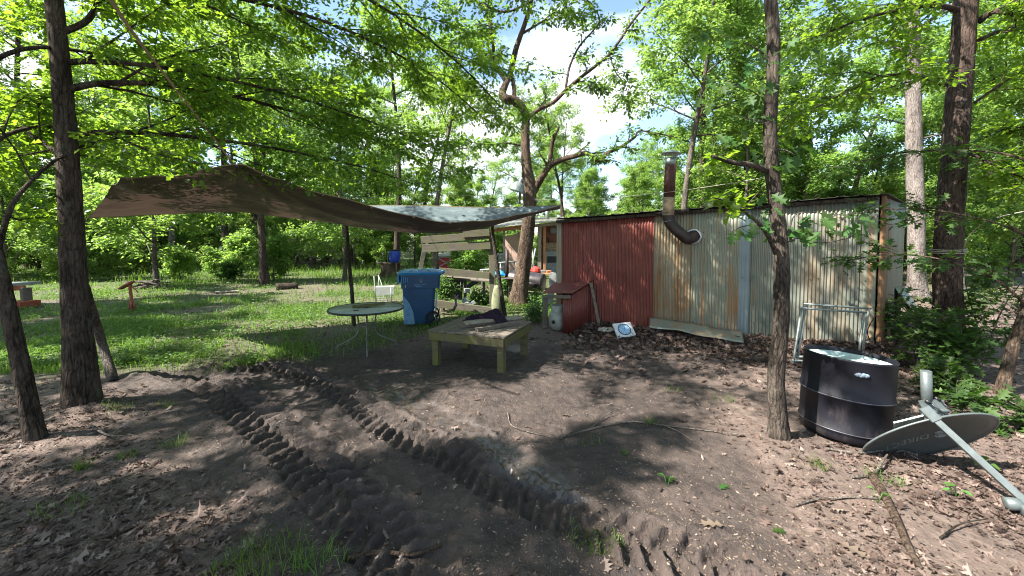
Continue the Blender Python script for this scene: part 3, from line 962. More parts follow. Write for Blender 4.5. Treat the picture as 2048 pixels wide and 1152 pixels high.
for k in range(4000):
    if cnt >= 170: break
    y = 14.5 + 30 * trng.random() ** 1.5; x = trng.uniform(-1.35, 1.3) * y
    if (13 < y < 23 and -1.2 < x < 4.5) or not free(x, y, 0.9): continue
    if y < 19 and -9 < x < -2.5: continue
    TREE_SPOTS.append((x, y)); cnt += 1
    b_ = trng.randrange(2)
    place(protos_b[b_], x, y, trng.uniform(0, 6.28), trng.uniform(0.6, 1.15), ('broad leafy bush', 'low leafy bush')[b_] + ' at the foot of the trees ' + zone(x, y), 'bushes ' + zone(x, y))
# the wood goes on to both sides of the yard
for k in range(46):
    left = k % 3 != 0
    x = trng.uniform(-48, -21) if left else trng.uniform(14, 42)
    y = trng.uniform(-6, 24) if left else trng.uniform(-8, 12)
    if not free(x, y, 2.0): continue
    TREE_SPOTS.append((x, y))
    if k % 4 == 0: place(protos_c[k % 3], x, y, k * 1.1, 0.95, 'oak in the wood at the side of the yard', 'oaks at the side of the yard')
    elif k % 4 == 1: place(protos_b[k % 2], x, y, k * 1.1, 1.3, 'leafy bush in the wood at the side of the yard', 'bushes at the side of the yard')
    else: place(protos_u[k % 3], x, y, k * 1.1, 1.1, 'young tree in the wood at the side of the yard', 'young trees at the side of the yard')
# two young oaks whose boughs hang over the far side of the lawn
for x, y, pk, sc, lab in ((-6.4, 15.0, 2, 1.1, 'young oak with low boughs between the red-brown trunk and the tarp pole'), (-11.8, 13.0, 0, 1.2, 'young oak hanging over the brush pile')):
    place(protos_u[pk], x, y, 1.3 * x, sc, lab)
# trees on the viewer's side, whose crowns shade the yard
for k, (x, y, pk, sc) in enumerate(SHADE_TREES):
    place(protos_c[pk], x, y, 1.7 * k, sc, 'tall oak on the near side of the yard, its crown shading the mud', 'oaks on the near side of the yard')

for k, (x, y, sc, lab) in enumerate(((-5.5, 0.5, 0.86, 'unseen slim oak added to shade the wheel ruts'),)):
    place(slim, x, y, 2.1 * k, sc, lab, 'unseen oaks added to shade the yard')

dapple_oak, _k = tree_proto(23, SHADE_SLIM, 8.0, 0.08, 'lobed', MATS['leaf_oak'], MATS['bark_oak'], 34, (0.08, 0.14), 2, 0.2, '', 'tree', None, 'oak_tree')  # sparser oak, added out of view to dapple soil and lawn
place(dapple_oak, -7.6, -0.6, 1.7, 0.95, 'unseen sparse oak added to dapple the littered soil by the grass tufts')
place(dapple_oak, -9.0, 0.9, 0.4, 1.0, 'unseen sparse oak added to dapple the soil round the dark oak')

for k, (pr_, x, y, sc, lab) in enumerate(((slim, -12.2, 4.6, 0.95, 'unseen slim oak left of the yard, added to shade the lawn'), (dapple_oak, -9.6, 2.9, 0.9, 'unseen sparse oak added to dapple the lawn edge'), (slim, -14.2, 8.2, 1.0, 'unseen slim oak behind the red bench, added to shade the lawn'), (dapple_oak, -13.0, 6.6, 1.0, 'unseen sparse oak left of the red bench, added to dapple the lawn'))):
    place(pr_, x, y, 1.9 * k + 1, sc, lab)

# ------------------------------------------------------------------ the trees of the yard
def yard_tree(name, label, base, trunk_pts, trunk_rad, limbs, S, leafkind, leafmat, bark, per_m, size, seed, spread=0.1, crown_extra=None, sides=(18, 8, 5, 3), maxlev=3, jit=0.45, droop=-0.1):
    """limbs: list of (points, radii, kids, length scale) in world space; twigs and leaves are grown on them"""
    rng = random.Random(seed); nrg = np.random.default_rng(seed)
    root = thing(name, label, 'tree', base)
    b = Vector(base)
    out0 = dict(tubes=[], twigs=[])
    mb = MB()
    tp, tr_ = smooth_path(trunk_pts, trunk_rad, 6)
    mb.tube(tp, tr_, sides[0], cap=True, rough=0.045, seed=seed)
    mb.build('trunk', bark, root)
    twigs = []
    for pts, rad, kids, ls in limbs:
        lp, lr = smooth_path(pts, rad, 5)
        o = dict(tubes=[], twigs=[])
        L = sum((lp[i + 1] - lp[i]).length for i in range(len(lp) - 1))
        spawn(rng, lp, lr, L, 1, S, o, None, kids, ls)
        m = MB(); m.tube(lp, lr, sides[1], cap=True, rough=0.03, seed=seed)
        for (pp, rr, lv) in o['tubes']:
            if lv <= maxlev: m.tube(pp, rr, sides[min(lv, 3)], cap=False)
        m.build('limb', bark, root)
        twigs += o['twigs']
    if twigs and per_m:
        twigs = [q for q in twigs if len(q) > 1]
        V, T = leaves_of(nrg, twigs, leafkind, per_m, size, spread, droop, jit)
        V = V - np.array(b)[None]
        link('crown', np_mesh('crown', V, T), leafmat, root)
    return root, twigs

def smooth_path(pts, rad, sub):
    pts = [Vector(p) for p in pts]; n = len(pts)
    if not hasattr(rad, '__len__'): rad = [rad] * n
    if len(rad) == 2 and n > 2: rad = [rad[0] + (rad[1] - rad[0]) * i / (n - 1) for i in range(n)]
    Q = [2 * pts[0] - pts[1]] + pts + [2 * pts[-1] - pts[-2]]
    op = []; orr = []
    for i in range(1, n):
        p0, p1, p2, p3 = Q[i - 1], Q[i], Q[i + 1], Q[i + 2]
        for k in range(sub):
            t = k / sub
            op.append(0.5 * (2 * p1 + (p2 - p0) * t + (2 * p0 - 5 * p1 + 4 * p2 - p3) * t * t + (3 * p1 - p0 - 3 * p2 + p3) * t ** 3))
            orr.append(rad[i - 1] + (rad[i] - rad[i - 1]) * t)
    op.append(pts[-1]); orr.append(rad[-1])
    return op, orr

SPRAY = dict(max=3, seg=[0.5, 0.3, 0.22, 0.16], wander=[0.05, 0.09, 0.10, 0.12], trop=[0, 0.0, -0.05, -0.12], tip=[0.3, 0.2, 0.25, 0.4],
             kids=[0, 9, 5], t0=[0.2, 0.14, 0.12], ang=[60, 46, 44], len=[0.4, 0.42, 0.45], short=[0.5, 0.55, 0.45], rr=[0.4, 0.5, 0.5], flat=0.45)

# --- the oak that carries the corner of the tarp
yb = 3.62
tr_pts = [P(166, 842, yb), P(158, 700, yb), P(150, 600, yb), P(141, 420, yb), P(133, 280, yb), P(118, 100, yb), P(108, 0, yb)]
tr_rad = [0.15, 0.108, 0.094, 0.083, 0.076, 0.064, 0.06]
top = tr_pts[-1]
for k, dz in enumerate((1.2, 2.6, 4.2, 5.8)):
    tr_pts.append(top + Vector((-0.06 * (k + 1) + 0.03 * (k % 2), 0.05 * k, dz))); tr_rad.append(0.054 - 0.011 * k)
LIMB_K = 0.82
def limb(a, *offs):
    q = [Vector(a)]
    for o in offs: q.append(q[-1] + Vector(o) * LIMB_K)
    return q
def on_trunk(z):
    for i in range(len(tr_pts) - 1):
        if tr_pts[i].z <= z <= tr_pts[i + 1].z:
            f = (z - tr_pts[i].z) / (tr_pts[i + 1].z - tr_pts[i].z); return tr_pts[i].lerp(tr_pts[i + 1], f)
    return tr_pts[-1]
limbs = [
    (limb(on_trunk(2.55), (.35, .1, .06), (.5, .3, .05), (.8, .7, .0), (.9, .9, -.1), (.9, 1.0, -.25)), [.03, .006], 10, 0.8),
    (limb(on_trunk(2.95), (.35, .15, .14), (.6, .4, .1), (.9, .8, -.05), (1.0, .9, -.25), (.9, .9, -.4)), [.032, .006], 12, 0.8),
    (limb(on_trunk(3.2), (.3, .1, .05), (.6, .2, .02), (.9, .5, -.06), (1.0, .6, -.2), (1.0, .6, -.3)), [.03, .006], 12, 0.8),
    (limb(on_trunk(3.45), (.25, .1, .22), (.15, .1, .5), (.2, .2, .6), (.4, .5, .4), (.7, .8, .1)), [.03, .008], 9, 0.9),
    (limb(on_trunk(3.8), (.5, .3, .3), (.9, .6, .2), (1.1, .8, .0), (1.1, .9, -.3), (1.0, .9, -.6)), [.035, .007], 13, 0.8),
    (limb(on_trunk(4.3), (.6, .3, .35), (1.1, .5, .1), (1.2, .7, -.2), (1.1, .7, -.5), (.9, .6, -.7)), [.035, .007], 13, 0.8),
    (limb(on_trunk(4.9), (.6, .5, .4), (1.0, 1.0, .2), (1.0, 1.2, -.1), (.9, 1.2, -.5), (.7, 1.1, -.8)), [.035, .007], 13, 0.8),
    (limb(on_trunk(5.4), (.7, .1, .5), (1.2, .3, .2), (1.4, .5, -.2), (1.2, .7, -.5), (1.0, .6, -.7)), [.035, .007], 13, 0.8),
    (limb(on_trunk(6.2), (.5, .6, .5), (.9, 1.2, .3), (.8, 1.3, 0), (.8, 1.3, -.5)), [.03, .007], 12, 0.9),
    (limb(on_trunk(6.9), (.6, -.1, .5), (1.1, .1, .2), (1.2, .3, -.2), (1.0, .3, -.5)), [.03, .007], 11, 0.9),
    (limb(on_trunk(7.5), (.2, .4, .5), (.4, .8, .5), (.5, .9, .2)), [.025, .006], 10, 1.0),
    (limb(on_trunk(2.35), (-.25, .05, .12), (-.35, .1, .2), (-.5, .3, .2), (-.7, .5, .1)), [.025, .006], 8, 0.9),
    (limb(on_trunk(3.0), (-.25, .15, -.08), (-.25, .2, .0), (-.4, .4, -.1), (-.5, .5, -.3)), [.022, .005], 8, 0.9),
    (limb(on_trunk(4.0), (-.4, .3, .2), (-.7, .6, .2), (-.8, .8, .0), (-.7, .8, -.3)), [.03, .006], 10, 0.9),
    (limb(on_trunk(5.2), (-.5, -.3, .4), (-.9, -.5, .2), (-1.0, -.5, .0), (-.8, -.5, -.3)), [.03, .006], 10, 0.9),
    (limb(on_trunk(6.0), (-.4, .5, .4), (-.7, .9, .2), (-.8, 1.0, .0)), [.03, .006], 10, 0.9),
]
limbs += [  # limbs added above the view to dapple the ground on the right
    (limb(on_trunk(5.0), (.5, -.4, .4), (.8, -.7, .3), (.9, -.8, .1), (.8, -.6, .0)), [.035, .007], 9, 0.75),
    (limb(on_trunk(5.9), (.7, -.3, .4), (1.1, -.5, .3), (1.1, -.6, .1), (1.0, -.6, -.1)), [.035, .007], 9, 0.75),
    (limb(on_trunk(6.6), (.8, -.5, .4), (1.2, -.7, .2), (1.2, -.6, .0)), [.03, .007], 8, 0.8),
    (limb(on_trunk(7.2), (.9, .1, .4), (1.3, .0, .2), (1.3, -.1, .0)), [.03, .007], 8, 0.8),
]
OAK_L, tw_ = yard_tree('oak_tree', 'straight dark oak with the tarp corner tied to its trunk', G(166, 836), tr_pts, tr_rad, limbs, SPRAY,
                 'lobed', MATS['leaf_oak'], MATS['bark_oak'], 130, (0.04, 0.078), 21, 0.16)

LIMB_K = 1.0
# --- the leaning stem beside it
ys = 2.98
sp_ = [P(78, 912, ys), P(60, 820, ys), P(35, 700, ys), P(10, 590, ys), P(-8, 510, ys), P(-40, 350, ys), P(-70, 150, ys + .1), P(-90, -60, ys + .2)]
sp_.append(sp_[-1] + Vector((-.2, .2, 1.4)))
limbs = [
    (limb(sp_[4], (-.1, .25, .5), (.0, .5, .5), (.1, .8, .3), (.1, 1.0, .1)), [.02, .005], 9, 0.8),
    (limb(sp_[5], (-.3, .4, .4), (-.4, .8, .3), (-.4, 1.0, .1), (-.3, 1.0, -.2)), [.022, .005], 10, 0.8),
    (limb(sp_[6], (.1, .4, .4), (.1, .8, .2), (.1, 1.0, .0), (.0, 1.0, -.3)), [.02, .005], 10, 0.8),
    (limb(sp_[7], (.3, .3, .4), (.6, .7, .3), (.7, .9, .0), (.7, .9, -.3)), [.02, .005], 10, 0.9),
]
yard_tree('oak_tree', 'thin leaning oak stem beside the straight dark oak', G(78, 905), sp_, [.075, .056, .05, .046, .043, .037, .03, .024, .014], limbs, SPRAY,
          'lobed', MATS['leaf_oak'], MATS['bark_oak'], 50, (0.06, 0.1), 22, 0.13)

# --- the curving tree in front of the cabin
yc = 9.25
def Z7(x, y, Y): return P(700 + x / 2.504, y / 2.504, Y)
ct = [P(1036, 622, yc), P(1040, 580, yc), P(1048, 520, yc), P(1056, 455, yc), Z7(900, 1020, yc), Z7(898, 930, yc), Z7(884, 830, yc), Z7(878, 700, yc), Z7(880, 600, yc), Z7(868, 548, yc - .05), Z7(828, 508, yc - .1),
      Z7(782, 496, yc - .15), Z7(764, 468, yc - .15), Z7(780, 420, yc - .1), Z7(800, 375, yc), Z7(830, 250, yc - .1), Z7(850, 190, yc - .2), Z7(885, 90, yc - .3), Z7(912, -20, yc - .4), Z7(930, -250, yc - .5), Z7(900, -500, yc - .5)]
cr_ = [.3, .2, .168, .16, .155, .165, .115, .10, .095, .095, .11, .11, .085, .07, .065, .06, .055, .05, .045, .03, .015]
limbs = [
    ([Z7(915, 965, yc), Z7(960, 890, yc - .1), Z7(1002, 830, yc - .2), Z7(1060, 800, yc - .3), Z7(1130, 780, yc - .4), Z7(1185, 766, yc - .5), Z7(1215, 790, yc - .5), Z7(1255, 802, yc - .6), Z7(1290, 765, yc - .6), Z7(1350, 740, yc - .7), Z7(1425, 688, yc - .8), Z7(1460, 655, yc - .8), Z7(1640, 690, yc - 1.0)],
     [.10, .075, .066, .062, .058, .055, .056, .054, .042, .036, .027, .018, .008], 12, 0.42),
    ([Z7(998, 835, yc - .2), Z7(1005, 780, yc - .2), Z7(1010, 730, yc - .25), Z7(1025, 680, yc - .3), Z7(1045, 636, yc - .3)], [.055, .05, .045, .04, .03], 0, 0.5),
    ([Z7(888, 600, yc), Z7(920, 568, yc - .1), Z7(955, 543, yc - .15), Z7(1020, 512, yc - .2), Z7(1078, 455, yc - .3), Z7(1140, 400, yc - .4), Z7(1230, 330, yc - .5), Z7(1300, 270, yc - .6), Z7(1352, 200, yc - .7), Z7(1420, 100, yc - .8), Z7(1500, 0, yc - .9), Z7(1600, -160, yc - 1)],
     [.055, .052, .05, .048, .045, .04, .036, .033, .03, .026, .02, .01], 8, 0.35),
    ([Z7(1080, 452, yc - .3), Z7(1088, 390, yc - .3), Z7(1105, 320, yc - .2), Z7(1150, 230, yc - .1), Z7(1220, 150, yc), Z7(1250, 90, yc), Z7(1190, 0, yc), Z7(1150, -120, yc)], [.03, .012], 9, 0.5),
    ([Z7(785, 415, yc - .1), Z7(742, 350, yc - .1), Z7(714, 300, yc - .1), Z7(718, 240, yc - .1), Z7(708, 150, yc - .1), Z7(690, 60, yc), Z7(660, -40, yc), Z7(600, -200, yc)], [.045, .045, .042, .038, .034, .03, .025, .012], 10, 0.5),
    ([Z7(824, 500, yc - .1), Z7(822, 450, yc - .05), Z7(816, 405, yc), Z7(800, 372, yc)], [.05, .045, .045, .05], 0, 0.5),
    ([Z7(852, 728, yc), Z7(800, 718, yc - .1), Z7(740, 722, yc - .2), Z7(640, 722, yc - .3), Z7(560, 685, yc - .4)], [.022, .006], 9, 0.6),
    ([Z7(860, 170, yc - .2), Z7(960, 110, yc - .3), Z7(1040, 60, yc - .4), Z7(1140, 130, yc - .5)], [.03, .008], 9, 0.6),
    ([Z7(905, 10, yc - .4), Z7(780, 60, yc - .4), Z7(660, 20, yc - .5), Z7(540, -40, yc - .6)], [.03, .01], 10, 0.6),
    ([Z7(716, 220, yc - .1), Z7(640, 170, yc - .2), Z7(560, 190, yc - .3), Z7(470, 215, yc - .4)], [.022, .008], 9, 0.6),
    ([Z7(1300, 270, yc - .6), Z7(1330, 360, yc - .7), Z7(1380, 430, yc - .8), Z7(1400, 540, yc - .8)], [.018, .006], 10, 0.7),
    ([Z7(1140, 400, yc - .4), Z7(1200, 430, yc - .5), Z7(1290, 450, yc - .6)], [.018, .006], 8, 0.8),
    ([Z7(930, -120, yc - .4), Z7(1040, -160, yc - .5), Z7(1160, -120, yc - .5)], [.02, .006], 9, 0.8),
]
ELM = dict(SPRAY, len=[0.4, 0.36, 0.5], kids=[0, 9, 5], seg=[0.5, 0.3, 0.25, 0.2])
CURVY, tw_ = yard_tree('elm_tree', 'crooked tree with a looping fork and a metal lamp shade on its trunk', G(1038, 612), ct, cr_, limbs, ELM,
                       'ovate', MATS['leaf_elm'], MATS['bark_curvy'], 46, (0.07, 0.12), 31, 0.14)

# --- the thin oak in front of the shed
yt = 3.05
tt = [P(1560, 905, yt), P(1557, 850, yt), P(1552, 760, yt), P(1562, 640, yt), P(1563, 540, yt), P(1556, 440, yt), P(1544, 340, yt), P(1540, 250, yt), P(1546, 150, yt), P(1546, 60, yt), P(1540, -20, yt), P(1536, -200, yt), P(1545, -420, yt), P(1540, -640, yt)]
tr2 = [.115, .07, .058, .056, .054, .051, .049, .046, .044, .044, .042, .036, .028, .015]
limbs = [
    ([P(1535, 342, yt), P(1505, 330, yt - .05), P(1470, 326, yt - .1), P(1445, 318, yt - .12), P(1424, 312, yt - .15)], [.028, .022, .019, .017, .012], 0, .5),
    ([P(1553, 510, yt), P(1535, 470, yt - .08), P(1515, 445, yt - .12), P(1488, 422, yt - .16), P(1460, 405, yt - .2), P(1425, 395, yt - .25)], [.018, .016, .013, .010, .007, .004], 0, .35),
    ([P(1488, 422, yt - .16), P(1482, 405, yt - .18), P(1473, 392, yt - .2)], [.009, .004], 0, .4),
]
for k in range(9):
    a_ = 2.4 * k; zz_ = 3.9 + 0.33 * k; c0_ = Vector((2.03, yt, zz_))
    limbs.append((limb(c0_, (.5 * math.cos(a_), .5 * math.sin(a_), .25), (.6 * math.cos(a_ + .3), .6 * math.sin(a_ + .3), .15), (.5 * math.cos(a_ + .2), .5 * math.sin(a_ + .2), .0)), [.016, .005], 8, .8))
THIN, _ = yard_tree('oak_tree', 'thin furrowed oak trunk growing in front of the tin shed wall', G(1560, 896), tt, tr2, limbs, SPRAY, 'lobed', MATS['leaf_oak'], MATS['bark_thin'], 60, (.07, .12), 41, sides=(20, 8, 5, 4))
# its big lobed leaves, each one a part
lt = leaf_tpl('oak')
lrng = np.random.default_rng(8)
def big_leaf(px, py, Y, dirx, dirz, size, diry=0.0):
    p = P(px, py, Y); b = THIN.location
    a = np.array([[dirx, diry + lrng.normal(0, .15), dirz]]); nrm_ = np.array([[lrng.normal(0, .25), -0.45 + lrng.normal(0, .25), 0.8]])
    V, T = scatter(lt, np.array([[p.x - b.x, p.y - b.y, p.z - b.z]]), a, nrm_, np.array([size]), np.array([lrng.uniform(.4, 1.2)]))
    link('leaf', np_mesh('leaf', V, T), MATS['leaf_shrub'], THIN)
for path in ([(1568, 488), (1600, 476), (1640, 486), (1690, 478), (1722, 462)], [(1566, 480), (1580, 455), (1590, 430), (1620, 425), (1680, 430), (1715, 425)],
             [(1515, 445), (1500, 450), (1480, 455), (1468, 462)], [(1545, 300), (1570, 300), (1590, 310)], [(1545, 215), (1515, 190), (1490, 175), (1450, 160)], [(1540, 250), (1510, 240), (1480, 235)],
             [(1546, 120), (1500, 90), (1440, 70)], [(1546, 280), (1565, 245), (1580, 225)]):
    q = [P(x, y, yt - 0.03 * i) for i, (x, y) in enumerate(path)]
    q, r_ = smooth_path(q, [.006, .0025], 4)
    MB().tube(q, r_, 5).build('twig', MATS['bark_grey'], THIN)
for (x0, y0, x1, y1, n_, s0, s1) in ((1590, 420, 1730, 470, 26, .10, .17), (1565, 445, 1640, 480, 10, .10, .16), (1460, 430, 1545, 470, 14, .09, .15), (1560, 285, 1600, 335, 12, .10, .17), (1500, 300, 1550, 340, 7, .09, .14),
                                     (1520, 385, 1575, 430, 8, .09, .14), (1400, 120, 1540, 260, 34, .09, .15), (1380, 40, 1530, 130, 30, .09, .15), (1555, 60, 1640, 150, 14, .09, .14), (1420, 240, 1540, 300, 14, .09, .14)):
    for _k in range(n_):
        big_leaf(lrng.uniform(x0, x1), lrng.uniform(y0, y1), yt + lrng.uniform(-.35, .3), lrng.normal(0.25, .7), lrng.normal(-0.45, .4), lrng.uniform(s0, s1), lrng.normal(-.2, .4))

# --- the thick oak with ropes
yr = 5.15
rt = [P(1900, 745, yr), P(1897, 700, yr), P(1895, 600, yr), P(1897, 480, yr), P(1905, 360, yr), P(1915, 220, yr), P(1925, 100, yr), P(1932, 0, yr)]
rt += [rt[-1] + Vector((.1, .05, 1.5)), rt[-1] + Vector((.2, .1, 3.2)), rt[-1] + Vector((.15, .2, 5.0)), rt[-1] + Vector((.3, .2, 7.0))]
rr_ = [.27, .165, .142, .136, .129, .122, .117, .112, .1, .085, .06, .03]
def on_r(px, py): return P(px, py, yr)
limbs = [
    ([on_r(1890, 170), P(1850, 155, yr - .2), P(1800, 150, yr - .4), P(1740, 160, yr - .6), P(1640, 210, yr - .8), P(1560, 250, yr - 1.0)], [.03, .006], 12, .7),
    ([on_r(1915, 20), P(1880, 12, yr - .2), P(1820, 15, yr - .4), P(1720, 40, yr - .7), P(1620, 80, yr - 1.0)], [.035, .006], 12, .7),
    ([on_r(1955, 45), P(1985, 25, yr - .1), P(2030, 30, yr - .2), P(2110, 60, yr - .3), P(2200, 120, yr - .4)], [.04, .01], 9, .8),
    ([on_r(1958, 80), P(2000, 62, yr + .2), P(2060, 50, yr + .5), P(2140, 40, yr + .8)], [.025, .006], 9, .8),
    ([on_r(1945, 285), P(1980, 270, yr - .2), P(2010, 258, yr - .4), P(2070, 255, yr - .6), P(2140, 270, yr - .8)], [.02, .005], 10, .7),
    ([on_r(1940, 308), P(1970, 320, yr - .3), P(2010, 340, yr - .5), P(2050, 360, yr - .7), P(2080, 400, yr - .9)], [.02, .005], 10, .7),
    ([on_r(1950, 205), P(2000, 170, yr + .2), P(2050, 140, yr + .4), P(2130, 110, yr + .6)], [.018, .005], 10, .8),
    (limb(rt[8], (-.7, -.3, .5), (-1.2, -.4, .2), (-1.4, -.3, -.2), (-1.3, -.2, -.6), (-1.0, 0, -.7)), [.05, .008], 13, .8),
    (limb(rt[8], (.8, .2, .5), (1.2, .4, .2), (1.3, .5, -.2), (1.0, .4, -.6)), [.05, .008], 12, .8),
    (limb(rt[9], (-.5, .7, .6), (-.9, 1.1, .2), (-1.0, 1.2, -.2), (-.8, 1.0, -.6)), [.045, .008], 12, .8),
    (limb(rt[9], (.3, -1.0, .5), (.4, -1.3, .2), (.3, -1.3, -.1)), [.04, .008], 12, .8),
    (limb(rt[10], (-1.0, -.4, .6), (-1.2, -.6, .2), (-1.1, -.6, -.2)), [.04, .008], 12, .8),
    (limb(rt[10], (.6, .9, .6), (.9, 1.0, .2), (.9, 1.0, -.2)), [.04, .008], 12, .8),
    (limb(rt[11], (-.2, -.2, .8), (-.5, -.3, .7)), [.03, .008], 10, 1.0),
    (limb(rt[9], (1.0, -.1, .3), (1.3, -.1, -.1), (1.2, .2, -.6), (.9, .3, -.9)), [.04, .008], 12, .8),
]
ROPED, _ = yard_tree('oak_tree', 'thick brown oak with pale rope wound round its trunk', G(1897, 728), rt, rr_, limbs, SPRAY,
                     'lobed', MATS['leaf_oak'], MATS['bark_red'], 62, (0.05, 0.095), 51, 0.15)
# --- the pale oak behind the corner of the shed
yp = 11.0
pp_ = [P(1836, 596, yp), P(1834, 560, yp), P(1832, 430, yp), P(1828, 300, yp), P(1826, 150, yp), P(1824, 0, yp), P(1822, -160, yp), P(1826, -320, yp)]
limbs = []
for k in range(11):
    a_ = 2.4 * k + .5; c0_ = P(1824, 150 - 40 * k, yp)
    limbs.append((limb(c0_, (.8 * math.cos(a_), .8 * math.sin(a_), .5), (1.0 * math.cos(a_ + .3), 1.0 * math.sin(a_ + .3), .3), (.9 * math.cos(a_ + .2), .9 * math.sin(a_ + .2), .0)), [.05, .01], 9, .8))
yard_tree('oak_tree', 'tall pale grey oak right behind the corner of the tin shed', G(1836, 594), pp_, [.26, .2, .185, .175, .165, .15, .13, .09], limbs, SPRAY, 'lobed', MATS['leaf_far'], MATS['bark_pale'], 45, (.08, .13), 57, .16)
# --- leaning sapling at the edge of the shrubs
yv = 4.0
yard_tree('young_tree', 'young leaning stem with patchy bark among the shrubs by the satellite dish', G(2000, 812), [P(1998, 822, yv), P(2012, 750, yv), P(2030, 680, yv), P(2052, 610, yv), P(2075, 480, yv + .1), P(2090, 330, yv + .2), P(2080, 120, yv + .3)],
          [.07, .052, .045, .04, .033, .026, .014],
          [(limb(P(2052, 610, yv), (-.2, .1, .25), (-.35, .2, .2), (-.4, .2, .05), (-.4, .2, -.1)), [.014, .004], 8, .7),
           (limb(P(2075, 480, yv), (-.25, .2, .2), (-.4, .3, .15), (-.45, .3, .0)), [.014, .004], 8, .8),
           (limb(P(2085, 330, yv), (-.2, .3, .2), (-.4, .5, .1), (-.5, .5, -.1)), [.014, .004], 8, .8)],
          SPRAY, 'oak', MATS['leaf_shrub'], MATS['bark_curvy'], 20, (0.07, 0.13), 61, 0.1)
# ------------------------------------------------------------------ materials of the things
mat_sheet('tin_red', (0.125, 0.03, 0.023), (0.19, 0.052, 0.041), (0.10, 0.03, 0.018), 0.50, 0.66, 0.42, 0.15)
mat_sheet('tin_tan', (0.24, 0.235, 0.18), (0.29, 0.265, 0.18), (0.125, 0.064, 0.027), 0.43, 0.60, 0.5, 0.2, 13.0, 0.06)
mat_sheet('tin_green', (0.215, 0.23, 0.18), (0.28, 0.28, 0.215), (0.17, 0.08, 0.028), 0.47, 0.62, 0.5, 0.25, 11.0, 0.04)
mat_sheet('tin_blue', (0.16, 0.205, 0.225), (0.22, 0.26, 0.27), (0.2, 0.16, 0.12), 0.62, 0.75, 0.42, 0.35)
mat_sheet('tin_grey', (0.165, 0.18, 0.15), (0.25, 0.255, 0.215), (0.14, 0.085, 0.04), 0.49, 0.66, 0.42, 0.35)
mat_sheet('tin_rust', (0.19, 0.095, 0.04), (0.26, 0.16, 0.09), (0.16, 0.07, 0.03), 0.5, 0.6, 0.6, 0.1)
mat_sheet('tin_roof', (0.10, 0.09, 0.075), (0.16, 0.15, 0.13), (0.07, 0.05, 0.035), 0.5, 0.65, 0.55, 0.2)
mat_sheet('tin_roof_red', (0.15, 0.045, 0.035), (0.21, 0.075, 0.06), (0.1, 0.04, 0.025), 0.5, 0.65, 0.5, 0.15)
mat_plain('galvanised', (0.27, 0.31, 0.30), 0.42, 0.5, 0.5, 0.3, 14)
mat_plain('pipe_dark', (0.035, 0.022, 0.02), 0.55, 0.1, 0.4, 0.5, 12)
mat_plain('pipe_rust', (0.075, 0.028, 0.022), 0.7, 0.0, 0.3, 0.5, 10)
mat_plain('pipe_tan', (0.34, 0.24, 0.15), 0.7, 0.0, 0.3, 0.55, 16)
mat_plain('cap_green', (0.30, 0.38, 0.33), 0.45, 0.3, 0.4, 0.3, 20)
mat_plain('foil', (0.62, 0.63, 0.68), 0.4, 0.5, 0.5, 0.25, 60)
mat_plain('bin_blue', (0.010, 0.055, 0.13), 0.38, 0.0, 0.45, 0.2, 5, 0.05)
mat_plain('bin_lid_blue', (0.02, 0.17, 0.36), 0.36, 0.0, 0.5, 0.2, 6, 0.05)
mat_plain('bin_scuff', (0.13, 0.27, 0.42), 0.6, 0.0, 0.3, 0.3, 16, 0.05)
mat_plain('barrel_blue', (0.012, 0.05, 0.40), 0.35, 0.0, 0.5, 0.15, 5, 0.05)
mat_plain('rubber', (0.015, 0.015, 0.016), 0.7, 0, 0.3, 0.3, 20)
mat_plain('white_paint', (0.25, 0.26, 0.245), 0.55, 0, 0.4, 0.25, 10)
mat_plain('tank_white', (0.26, 0.27, 0.235), 0.45, 0, 0.4, 0.25, 9)
t = NT('drum_black')
sp = t.n.new('ShaderNodeSeparateXYZ'); t.l.new(t.tc.outputs['Object'], sp.inputs[0])
dn = t.noise(t.mapping((7, 7, 3)), 1.0, 6, 0.7); df = t.noise(t.mapping((40, 40, 9)), 1.0, 5, 0.7)
dust = t.math('ADD', t.math('MULTIPLY', dn, 0.9), t.math('MULTIPLY', t.math('SUBTRACT', 0.12, sp.outputs['Z']), 0.55))
dm = t.ramp(dust, [(0.42, (0, 0, 0)), (0.72, (0.75, 0.75, 0.75))])
t.color(t.mix(t.math('MULTIPLY', dm, df), (0.008, 0.008, 0.012), (0.11, 0.09, 0.08)))
t.set(t.math('ADD', t.math('MULTIPLY', dm, 0.3), 0.5), 0, 0.22); t.bump(df, 0.15, 0.004)
mat_plain('drum_band', (0.06, 0.06, 0.075), 0.45, 0, 0.5, 0.3, 12, 0.1)
mat_plain('lid_pale', (0.42, 0.52, 0.50), 0.45, 0.1, 0.5, 0.25, 9)
mat_plain('bag_plastic', (0.22, 0.27, 0.34), 0.3, 0, 0.5, 0.5, 40)
mat_plain('dish_grey', (0.065, 0.07, 0.065), 0.45, 0, 0.4, 0.15, 14, 0.05)
mat_plain('dish_mark', (0.17, 0.18, 0.165), 0.5, 0, 0.4, 0.1, 14, 0)
mat_plain('dish_arm', (0.11, 0.13, 0.13), 0.45, 0.3, 0.45, 0.2, 14)
mat_plain('black_metal', (0.02, 0.02, 0.02), 0.4, 0.2, 0.5, 0.4, 12)
mat_plain('grill_black', (0.03, 0.025, 0.027), 0.35, 0.1, 0.5, 0.5, 9)
mat_plain('table_glass', (0.33, 0.39, 0.33), 0.34, 0.0, 0.6, 0.2, 5, 0.02)
mat_plain('table_metal', (0.13, 0.135, 0.11), 0.45, 0.3, 0.45, 0.25, 20)
mat_plain('cloth_purple', (0.02, 0.011, 0.024), 0.9, 0, 0.15, 0.4, 22, 0.4)
mat_plain('rope_pale', (0.40, 0.37, 0.31), 0.85, 0, 0.2, 0.3, 60)
